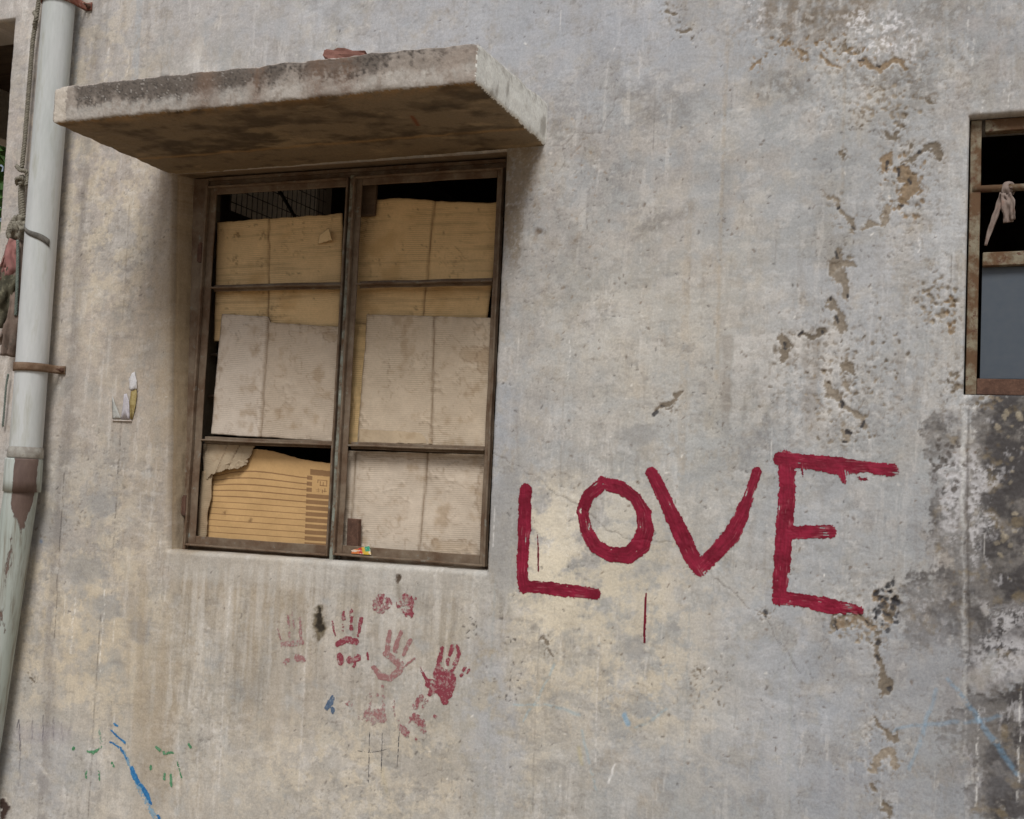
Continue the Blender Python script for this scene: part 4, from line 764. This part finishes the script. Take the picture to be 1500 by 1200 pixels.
sheet('cardboard_sheet', 'narrow torn cardboard strip hanging beside the striped carton', ((296, 690), (314, 692), (300, 808), (286, 806)), YC-.010, palecol((152, 136, 114), 10), None, None, None, torn(17, .012, .25), (), 40, bow=-.006, seed=10, group=G, wave=.006)
def stripecol(s, t, x, z, cr):
    c = lin((184, 150, 104))/.86*np.ones(s.shape+(3,)); c = c*(1+.05*fbm(x, z, .10, 3, 800)+.04*fbm(x, z, .02, 3, 805))[..., None]
    ink = lin((122, 92, 64))/.86; k = (t-.155)/.0615; ph = k-np.floor(k); on = (k > 0)
    ln = on*(np.abs(ph-.5) < .075)*(s < .815); c = mix(c, ink, .85*ln.astype(float))
    bar = on*(np.abs(ph-.5+.05) < .34)*(s > .80)*(s < .985); c = mix(c, ink, .85*bar.astype(float))
    bar0 = (t > .085)*(t < .15)*(s > .825)*(s < .99); c = mix(c, ink, .85*bar0.astype(float))
    box = (t > .155)*(t < .345)*(s > .845); c = mix(c, lin((184, 150, 104))/.86, box.astype(float))
    def L(a0, a1, b0, b1): return ((s > a0)*(s < a1)*(t > b0)*(t < b1)).astype(float)
    for r in ((.885, .965, .190, .198), (.957, .965, .19, .255), (.905, .913, .205, .255), (.905, .955, .247, .255), (.930, .937, .215, .255), (.885, .893, .19, .225), (.925, .932, .29, .33), (.925, .965, .305, .312), (.945, .951, .275, .32), (.875, .915, .295, .301), (.892, .899, .28, .325), (.88, .91, .31, .315)): c = mix(c, ink, .8*L(*r))
    for (a, b) in ((.14, .60), (.36, .66), (.62, .96)): c = mix(c, lin((104, 78, 52))/.86, .7*np.exp(-((np.hypot(s-a, (t-b)*.8)+.02*fbm(x, z, .012, 3, 810))/.016)**2))
    e = np.minimum(np.minimum(s, 1-s), t); return mix(c, lin((120, 88, 52))/.86, .4*np.exp(-e/.008))
sheet('striped_carton', 'orange brown carton panel printed with thin stripes, in the lower left pane', ((314, 662), (487, 676), (483, 820), (300, 808)), YC+.002, stripecol, lambda s: torn(20, .004, .06)(s)+.028*np.exp(-((s-.42)/.26)**2)-.05*np.exp(-(s/.14)**2)-.006, None, None, None, (), 260, bow=-.003, mat='cardplain', seed=11)
# wooden block and sweet wrapper
bm = bmesh.new(); p = W(527, 258, .10); q_ = W(549, 316, .10); bm_box(bm, p[0], q_[0], .098, .112, q_[2], 2.62, .002, .001, 4)
tag(bm_obj('wooden_block', bm, M['darkwood']), 'short brown wooden block fixed beside the mullion above the leaning cardboard', 'wood block')
def wrapcol(s, t, x, z, cr):
    c = lin((206, 120, 66))*np.ones(s.shape+(3,)); c = mix(c, lin((196, 60, 52)), smooth(.40, .45, s)*(1-smooth(.58, .62, s))); c = mix(c, lin((214, 178, 70)), smooth(.60, .64, s)); c = mix(c, lin((60, 150, 120)), smooth(.74, .78, s)*smooth(.7, .5, t)); return mix(c, lin((226, 214, 196)), .8*(fbm(x, z, .012, 2, 820) > .22).astype(float))
w_ = sheet('sweet_wrapper', None, ((514, 806), (540, 800), (543, 813), (514, 811)), .047, wrapcol, torn(30, .004, .15), None, torn(31, .004), torn(32, .004), (), 30, .001, bow=-.006, mat='paper', seed=12, wave=.006)
tag(w_, 'crumpled orange and green sweet wrapper lying on the steel bottom rail', 'wrapper')

# ------------------------------------------------------------------ the second window, at the right
w2 = thing('steel_window', (.45, .05, 1.890), 'rusty cream steel window with a dull blue grey glass pane', 'window')
def part2(name, boxes, mat, bev=.002): 
    bm = bmesh.new()
    for b in boxes: bm_box(bm, *b, bev, .0015, 8)
    return under(bm_obj(name, bm, mat), w2)
part2('outer_frame', [(-.008, .020, .035, .070, 1.888, 2.646), (.0285, .90, .035, .070, 2.611, 2.646), (.8905, .926, .030, .070, 1.888, 2.646)], M['rustlight'])
part2('bottom_rail', [(.0205, .8900, .033, .068, 1.888, 1.932)], M['rust'])
part2('middle_rail', [(.0285, .8900, .030, .058, 2.240, 2.277)], M['rustlight'])
bm = bmesh.new(); tube(bm, [(.0, .040, 2.454), (.3, .041, 2.453), (.6, .040, 2.455), (.9, .04, 2.454)], .010, 10); under(bm_obj('round_bar', bm, M['rustlight'], None, True), w2)
part2('mullion', [(.44, .47, .034, .068, 1.9345, 2.2395), (.44, .47, .034, .068, 2.2775, 2.6105)], M['rustlight'])
m, n, l, b = new_mat('dusty_blue_glass'); tn = tex_noise(n, l, 14, 6, .65); r = ramp(n, l, tn.outputs['Fac'], .2, .85, (.060, .078, .102, 1), (.085, .10, .118, 1)); l.new(r.outputs['Color'], b.inputs['Base Color']); b.inputs['Roughness'].default_value = .42; b.inputs['Specular IOR Level'].default_value = .4; M['glass'] = m
for xa, xb in ((.0285, .4395), (.4705, .890)):
    bm = bmesh.new(); bm_box(bm, xa, xb, .052, .057, 1.9345, 2.2395, 0); under(bm_obj('glass_pane', bm, M['glass']), w2)
# cloth strip knotted on its bar
def ribbon(bm, path, w0, w1, nrm, seed=0, curl=.3, n=30, m=7):
    P = resample(path, 1e9 if False else max(.004, sum(np.linalg.norm(np.array(a)-np.array(b)) for a, b in zip(path[:-1], path[1:]))/n)); rows = []
    nrm = np.array(nrm, float)
    for i, p in enumerate(P):
        t = P[min(i+1, len(P)-1)]-P[max(i-1, 0)]; t /= np.linalg.norm(t)+1e-9
        f = i/(len(P)-1); a = curl*2.2*float(gnoise(np.float32(f*3), np.float32(seed*3.3), seed)); sd = np.cross(t, nrm); sd /= np.linalg.norm(sd)+1e-9
        nn = np.cross(sd, t); sd2 = sd*math.cos(a)+nn*math.sin(a); n2 = np.cross(sd2, t); w = (w0+(w1-w0)*f)*(1+.25*float(gnoise(np.float32(f*6), np.float32(seed), 2)))
        row = []
        for k in range(m):
            g = k/(m-1)-.5; fold = .28*w*math.sin(g*9+seed+f*4)*(.5+float(gnoise(np.float32(f*5), np.float32(g*2+seed), 7)))
            row.append(bm.verts.new(Vector(p+sd2*w*g+n2*fold)))
        rows.append(row)
    for a, b in zip(rows[:-1], rows[1:]):
        for k in range(m-1): bm.faces.new((a[k], a[k+1], b[k+1], b[k]))
def cloth_obj(name, bm, mat, thick=.0018):
    o = bm_obj(name, bm, mat, None, True); md = o.modifiers.new('thickness', 'SOLIDIFY'); md.thickness = thick; return o
bm = bmesh.new(); P_ = lambda a, b, Y: tuple(W(a, b, Y))
ribbon(bm, [P_(1478, 284, .034), P_(1474, 274, .024), P_(1478, 270, .034), P_(1482, 274, .052), P_(1479, 285, .046)], .024, .024, (0, -1, 0), 1, .2)
ribbon(bm, [P_(1470, 284, .026), P_(1458, 315, .024), P_(1450, 338, .030), P_(1444, 360, .032)], .020, .007, (0, -1, 0), 2, .25)
ribbon(bm, [P_(1470, 283, .024), P_(1472, 296, .018), P_(1476, 312, .020), P_(1477, 326, .026)], .018, .028, (.5, -1, 0), 3, .35)
ribbon(bm, [P_(1476, 284, .020), P_(1482, 298, .016), P_(1482, 322, .024)], .018, .016, (-.4, -1, 0), 4, .3)
tag(cloth_obj('cloth_strip', bm, M['ragpale']), 'faded pinkish rag knotted around the thin bar of the rusty window', 'rag')

# ------------------------------------------------------------------ drain pipe
pp = thing('drain_pipe', (-3.19, -.09, .0), 'pale plastic drain pipe with rusty clamps over a flaking brown lower length', 'pipe')
def revolve(bm, axis, prof, n=40, wob=.0):
    """axis: function z -> (x, y); prof: list of (z, radius)"""
    rings = []
    for z, r in prof:
        cx, cy = axis(z); rings.append([bm.verts.new((cx+r*(1+wob*float(gnoise(np.float32(k*.35), np.float32(z*9), 3)))*math.cos(2*math.pi*k/n), cy+r*math.sin(2*math.pi*k/n), z)) for k in range(n)])
    for a, b in zip(rings[:-1], rings[1:]):
        for k in range(n): bm.faces.new((a[k], a[(k+1) % n], b[(k+1) % n], b[k]))
axu = lambda z: (-3.168+.004*(z-2.4)-.002*math.sin(z*3), -.078)
axl = lambda z: (-3.172+.098*(z-1.50), -.080)
RP = .0565
bm = bmesh.new(); revolve(bm, axu, [(z, RP) for z in np.linspace(1.575, 4.55, 60)]); bm_obj('upper_pipe', bm, M['pvc'], pp, True)
# lower length: paint flaking in a belt down its front
m, n, l, b = new_mat('flaking_mint_paint_on_brown_pipe'); tc = n.new('ShaderNodeTexCoord'); mp = n.new('ShaderNodeMapping'); mp.inputs['Scale'].default_value = (1, 1, .3); l.new(tc.outputs['Object'], mp.inputs['Vector'])
t1 = tex_noise(n, l, 26, 7, .7, mp.outputs[0]); at = n.new('ShaderNodeAttribute'); at.attribute_name = 'tone'
ad = n.new('ShaderNodeMath'); ad.operation = 'ADD'; l.new(t1.outputs['Fac'], ad.inputs[0]); l.new(at.outputs['Fac'], ad.inputs[1])
rm = ramp(n, l, ad.outputs[0], .78, .84); t2 = tex_noise(n, l, 8, 5, .6, mp.outputs[0]); rp_ = ramp(n, l, t2.outputs['Fac'], .35, .65, (.37, .42, .38, 1), (.48, .52, .49, 1)); rb_ = ramp(n, l, t1.outputs['Fac'], .3, .7, (.09, .055, .045, 1), (.16, .11, .09, 1))
mp2 = n.new('ShaderNodeMapping'); mp2.inputs['Scale'].default_value = (1, 1, .05); l.new(tc.outputs['Object'], mp2.inputs['Vector']); t4 = tex_noise(n, l, 60, 5, .65, mp2.outputs[0]); r4 = ramp(n, l, t4.outputs['Fac'], .48, .70)
pc = mixc(n, l, rp_.outputs['Color'], (.22, .205, .165), r4.outputs['Color'])
l.new(mixc(n, l, pc, rb_.outputs['Color'], rm.outputs['Color']), b.inputs['Base Color']); b.inputs['Roughness'].default_value = .7
bp = n.new('ShaderNodeBump'); bp.invert = True; bp.inputs['Strength'].default_value = .8; bp.inputs['Distance'].default_value = .002; l.new(rm.outputs['Color'], bp.inputs['Height']); l.new(bp.outputs[0], b.inputs['Normal']); M['flake'] = m
def flake(o, fn):
    me = o.data; co = np.empty(len(me.vertices)*3, np.float32); me.vertices.foreach_get('co', co); co = co.reshape(-1, 3); a = me.color_attributes.new('tone', 'FLOAT_COLOR', 'POINT'); c = np.ones((len(co), 4), np.float32); c[:, :3] = fn(co)[:, None]; a.data.foreach_set('color', c.ravel())
camdir = np.array([3.17, -3.2]); camdir /= np.linalg.norm(camdir)
def flk(axis, zfade):
    def f(co):
        ax = np.array([axis(z) for z in co[:, 2]]); d = co[:, :2]-ax; d /= np.linalg.norm(d, axis=1)[:, None]+1e-9
        side = d[:, 0]*camdir[1]-d[:, 1]*camdir[0]      # across the pipe as seen from the front
        return (.36*np.exp(-((side+.12)/.62)**4))*np.interp(co[:, 2], [.2, .8, 1.3, 1.40, 1.46], [.48, .52, .60, .95, 2.4])
    return f
bm = bmesh.new(); revolve(bm, axl, [(z, .058) for z in np.linspace(-.02, 1.49, 70)], 48); o = bm_obj('lower_pipe', bm, M['flake'], pp, True); flake(o, flk(axl, 0)); o['label'] = 'lower pipe length with mint paint flaking off brown'
bm = bmesh.new(); revolve(bm, lambda z: (-3.172, -.079), [(1.478, .057), (1.478, .0645), (1.52, .065), (1.592, .0645), (1.598, .063), (1.598, .0575)], 48); o = bm_obj('pipe_socket', bm, M['flake'], pp, True); flake(o, lambda co: flk(lambda z: (-3.172, -.079), 0)(np.column_stack([co[:, :2], np.full(len(co), 1.47)]))); o['label'] = 'brown socket with paint flaked off its front'
bm = bmesh.new(); revolve(bm, axu, [(1.599, RP+.002), (1.603, RP+.006), (1.628, RP+.005), (1.640, RP+.0015)], 40); bm_obj('mortar_collar', bm, mat_two('mortar', (.30, .28, .25), (.42, .41, .37), 30, .4, .6, (.9, .9), (.2, .17, .14), 70), pp, True)
def clamp(z, mat, h=.030):
    cx, cy = axu(z); bm = bmesh.new(); r = RP+.0025
    pts = [(cx-r*1.5, .0), (cx-r, .0)]+[(cx+r*math.cos(a), cy+r*math.sin(a)) for a in np.linspace(math.pi, 2*math.pi, 24)]+[(cx+r, 0.0), (cx+r*1.5, 0.0)]
    vs = []
    for (x, y) in pts:
        y2 = min(y, -.004); vs.append([bm.verts.new((x, y2, z-h/2)), bm.verts.new((x, y2, z-h*.18)), bm.verts.new((x, y2+.003*0, z+h*.18)), bm.verts.new((x, y2, z+h/2))])
    for a, b in zip(vs[:-1], vs[1:]):
        for k in range(3): bm.faces.new((a[k], b[k], b[k+1], a[k+1]))
    o = bm_obj('pipe_clamp', bm, mat, None, True); md = o.modifiers.new('thickness', 'SOLIDIFY'); md.thickness = .004; md.offset = 1; under(o, pp)
    bm = bmesh.new(); tube(bm, [(cx+r*1.3, .0, z), (cx+r*1.3, -.010, z), (cx+r*1.3, -.018, z)], [.010, .010, .008], 6); tube(bm, [(cx+r*1.3, -.017, z), (cx+r*1.3, -.034, z)], .004, 8); b_ = bm_obj('bolt', bm, M['rust']); b_.parent = o
clamp(1.928, mat_two('brown_rust_clamp', (.14, .085, .05), (.22, .15, .10), 30, .4, .6, (.8, .7), (.10, .05, .03), 70)); clamp(3.296, mat_two('red_rust_clamp', (.16, .05, .035), (.22, .09, .06), 30, .4, .6, (.8, .7), (.30, .22, .18), 70))

# tie of torn cloth round the pipe
bm = bmesh.new(); cx, cy = axu(2.6); pts = []
for a in np.linspace(math.radians(175), math.radians(345), 26):
    f = (a-math.radians(175))/math.radians(170); z = W(38, 322, -.12)[2]-.085*f+.004*math.sin(f*9); pts.append((cx+(RP+.003)*math.cos(a), cy+(RP+.003)*math.sin(a), z))
rows = [[bm.verts.new((x, y, z-(.005+.010*i/25))), bm.verts.new((x*1.0, y-.001, z)), bm.verts.new((x, y, z+(.004+.008*i/25)))] for i, (x, y, z) in enumerate(pts)]
for a, b in zip(rows[:-1], rows[1:]):
    for k in range(2): bm.faces.new((a[k], b[k], b[k+1], a[k+1]))
tag(cloth_obj('cloth_tie', bm, mat_two('grey_tie', (.10, .095, .085), (.18, .17, .15), 40, .4, .6, (.9, .9)), .002), 'dark grey cloth tie slanting round the drain pipe above the rag bundle', 'tie')
# rope
def rope_geo(bm, path, r=.0085, pitch=.030, strands=3, step=.004):
    P = resample(path, step); L = 0; rings = [[] for _ in range(strands)]
    for i, p in enumerate(P):
        t = P[min(i+1, len(P)-1)]-P[max(i-1, 0)]; t /= np.linalg.norm(t)+1e-9
        if i: L += np.linalg.norm(P[i]-P[i-1])
        e1 = np.cross(t, (0.1, 1, .2)); e1 /= np.linalg.norm(e1); e2 = np.cross(t, e1)
        for k in range(strands):
            a = 2*math.pi*(L/pitch+k/strands); rings[k].append(tuple(p+(e1*math.cos(a)+e2*math.sin(a))*r*.52))
    for k in range(strands): tube(bm, rings[k], r*.55, 6)
YR = -.03
bm = bmesh.new()
rope_geo(bm, [P_(60, -30, YR), P_(57, 0, YR), P_(53, 28, YR), P_(48, 60, YR), P_(44, 110, YR), P_(40, 160, YR), P_(36, 210, YR), P_(32, 246, YR)])
rope_geo(bm, [P_(33, 258, YR), P_(31, 285, YR), P_(32, 310, YR), P_(34, 325, YR)], .012)
rope_geo(bm, [P_(24, 243, YR-.01), P_(30, 250, YR-.02), P_(38, 250, YR-.01), P_(41, 260, YR), P_(38, 272, YR-.01)], .008)
rope_geo(bm, [P_(25, 270, YR), P_(24, 262, YR-.02), P_(32, 260, YR-.025), P_(36, 266, YR-.01), P_(28, 270, YR-.02)], .008)
rope_geo(bm, [P_(24, 318, YR), P_(16, 330, YR-.01), P_(12, 345, YR-.015), P_(18, 350, YR-.01)], .011)
rope_geo(bm, [P_(50, 18, YR), P_(54, 26, YR-.015), P_(50, 36, YR-.01), P_(52, 42, YR)], .008)
o = bm_obj('rope', bm, M['rope'], None, True); tag(o, 'knotted grey green rope hanging beside the drain pipe', 'rope')
bm = bmesh.new(); rope_geo(bm, [P_(12, 548, -.02), P_(9, 565, -.02), P_(7, 590, -.02), P_(4, 625, -.015)], .004); tag(bm_obj('string', bm, M['string'], None, True), 'short green grey string dangling from the brown rusty pipe clamp', 'string')
# rags caught in the rope
rg = thing('rag_bundle', tuple(W(15, 520, -.02)), 'bundle of grimy brown, pink and mossy rags tied to the rope', 'rags')
def rag(paths, mat):
    bm = bmesh.new()
    for i, (p, w0, w1) in enumerate(paths): ribbon(bm, [P_(*a) for a in p], w0, w1, (.7, -.7, 0), len(paths)*3+i+int(w0*900), .5, 26, 8)
    under(cloth_obj('rag', bm, M[mat], .003), rg)
rag([([(34, 318, -.05), (26, 330, -.06), (22, 345, -.05), (18, 352, -.04)], .05, .03), ([(28, 322, -.05), (36, 335, -.06), (30, 350, -.05)], .03, .03)], 'rope')
rag([([(20, 350, -.04), (12, 375, -.05), (4, 400, -.04), (0, 425, -.03)], .035, .03), ([(26, 400, -.04), (24, 430, -.05), (18, 470, -.06), (14, 500, -.05), (12, 522, -.04)], .035, .055), ([(30, 350, -.04), (32, 390, -.05), (30, 430, -.05), (24, 460, -.04)], .02, .012), ([(10, 470, -.03), (6, 490, -.04), (2, 505, -.03)], .02, .03)], 'rag')
rag([([(22, 352, -.05), (16, 372, -.065), (20, 395, -.06), (10, 415, -.05)], .04, .06), ([(14, 360, -.05), (8, 385, -.05), (0, 402, -.04)], .02, .03)], 'ragpink')
rag([([(20, 395, -.05), (12, 420, -.07), (6, 450, -.06), (2, 480, -.04)], .05, .06), ([(4, 410, -.04), (0, 440, -.05), (-4, 470, -.04)], .04, .05), ([(24, 400, -.03), (20, 440, -.03), (16, 480, -.03)], .03, .03)], 'ragdark')
bm = bmesh.new(); rope_geo(bm, [P_(26, 352, -.07), P_(26, 380, -.07), P_(25, 420, -.07), P_(23, 462, -.06)], .006); under(bm_obj('green_cord', bm, M['string'], None, True), rg)

# ------------------------------------------------------------------ torn poster remains
def paper(pts, colour, dy, seed):
    bm = bmesh.new(); vs = []
    for (a, b, lift) in pts: p = W(a, b); vs.append(bm.verts.new((p[0], float(wall_y(np.array([p[0]]), np.array([p[2]]))[0])-.003-lift*.01-dy, p[2])))
    f = bm.faces.new(vs); bmesh.ops.triangulate(bm, faces=[f]); bmesh.ops.subdivide_edges(bm, edges=bm.edges, cuts=3)
    for v in bm.verts: v.co.y -= .003*abs(float(gnoise(np.float32(v.co.x*60), np.float32(v.co.z*60), seed)))
    return bm
po = thing('torn_poster', tuple(W(185, 614, -.004)), 'small torn white and ochre poster remnant glued left of the window', 'poster')
for pts, mat in (([(166, 614, 0), (166, 580, .2), (170, 588, .6), (176, 606, .3), (178, 613, 0)], mat_two('pale_grey_paper', (.40, .41, .38), (.50, .50, .47), 60, .4, .6, (.8, .8))),
                 ([(178, 614, 0), (183, 594, .6), (185, 578, .8), (189, 577, .8), (193, 590, .9), (191, 614, .1)], mat_two('lilac_paper', (.50, .48, .53), (.58, .56, .58), 60, .4, .6, (.8, .8))),
                 ([(192, 614.5, 0), (190, 600, .4), (195, 574, .6), (202, 571, .5), (203, 578, .4), (200, 596, .3), (195, 614.5, 0)], mat_two('ochre_print', (.30, .22, .08), (.42, .34, .15), 80, .4, .6, (.7, .7), (.2, .17, .1), 150)),
                 ([(193, 572, .5), (192, 556, .5), (196, 547, .3), (199, 545, .2), (203, 558, .5), (203, 570, .5)], mat_two('white_paper', (.62, .61, .62), (.7, .69, .69), 60, .4, .6, (.7, .7)))):
    bm = paper(pts, None, 0, 3); o = cloth_obj('paper_shred', bm, mat, .0012); under(o, po)
bm = bmesh.new(); a, b = W(166, 614.5), W(194, 615); yy = float(wall_y(np.array([a[0]]), np.array([a[2]]))[0]); bm_box(bm, a[0], b[0], yy-.006, yy+.001, a[2]-.006, a[2]-.001, .001); under(bm_obj('bottom_edge', bm, mat_two('grubby_paper', (.45, .38, .33), (.55, .5, .45), 60)), po)
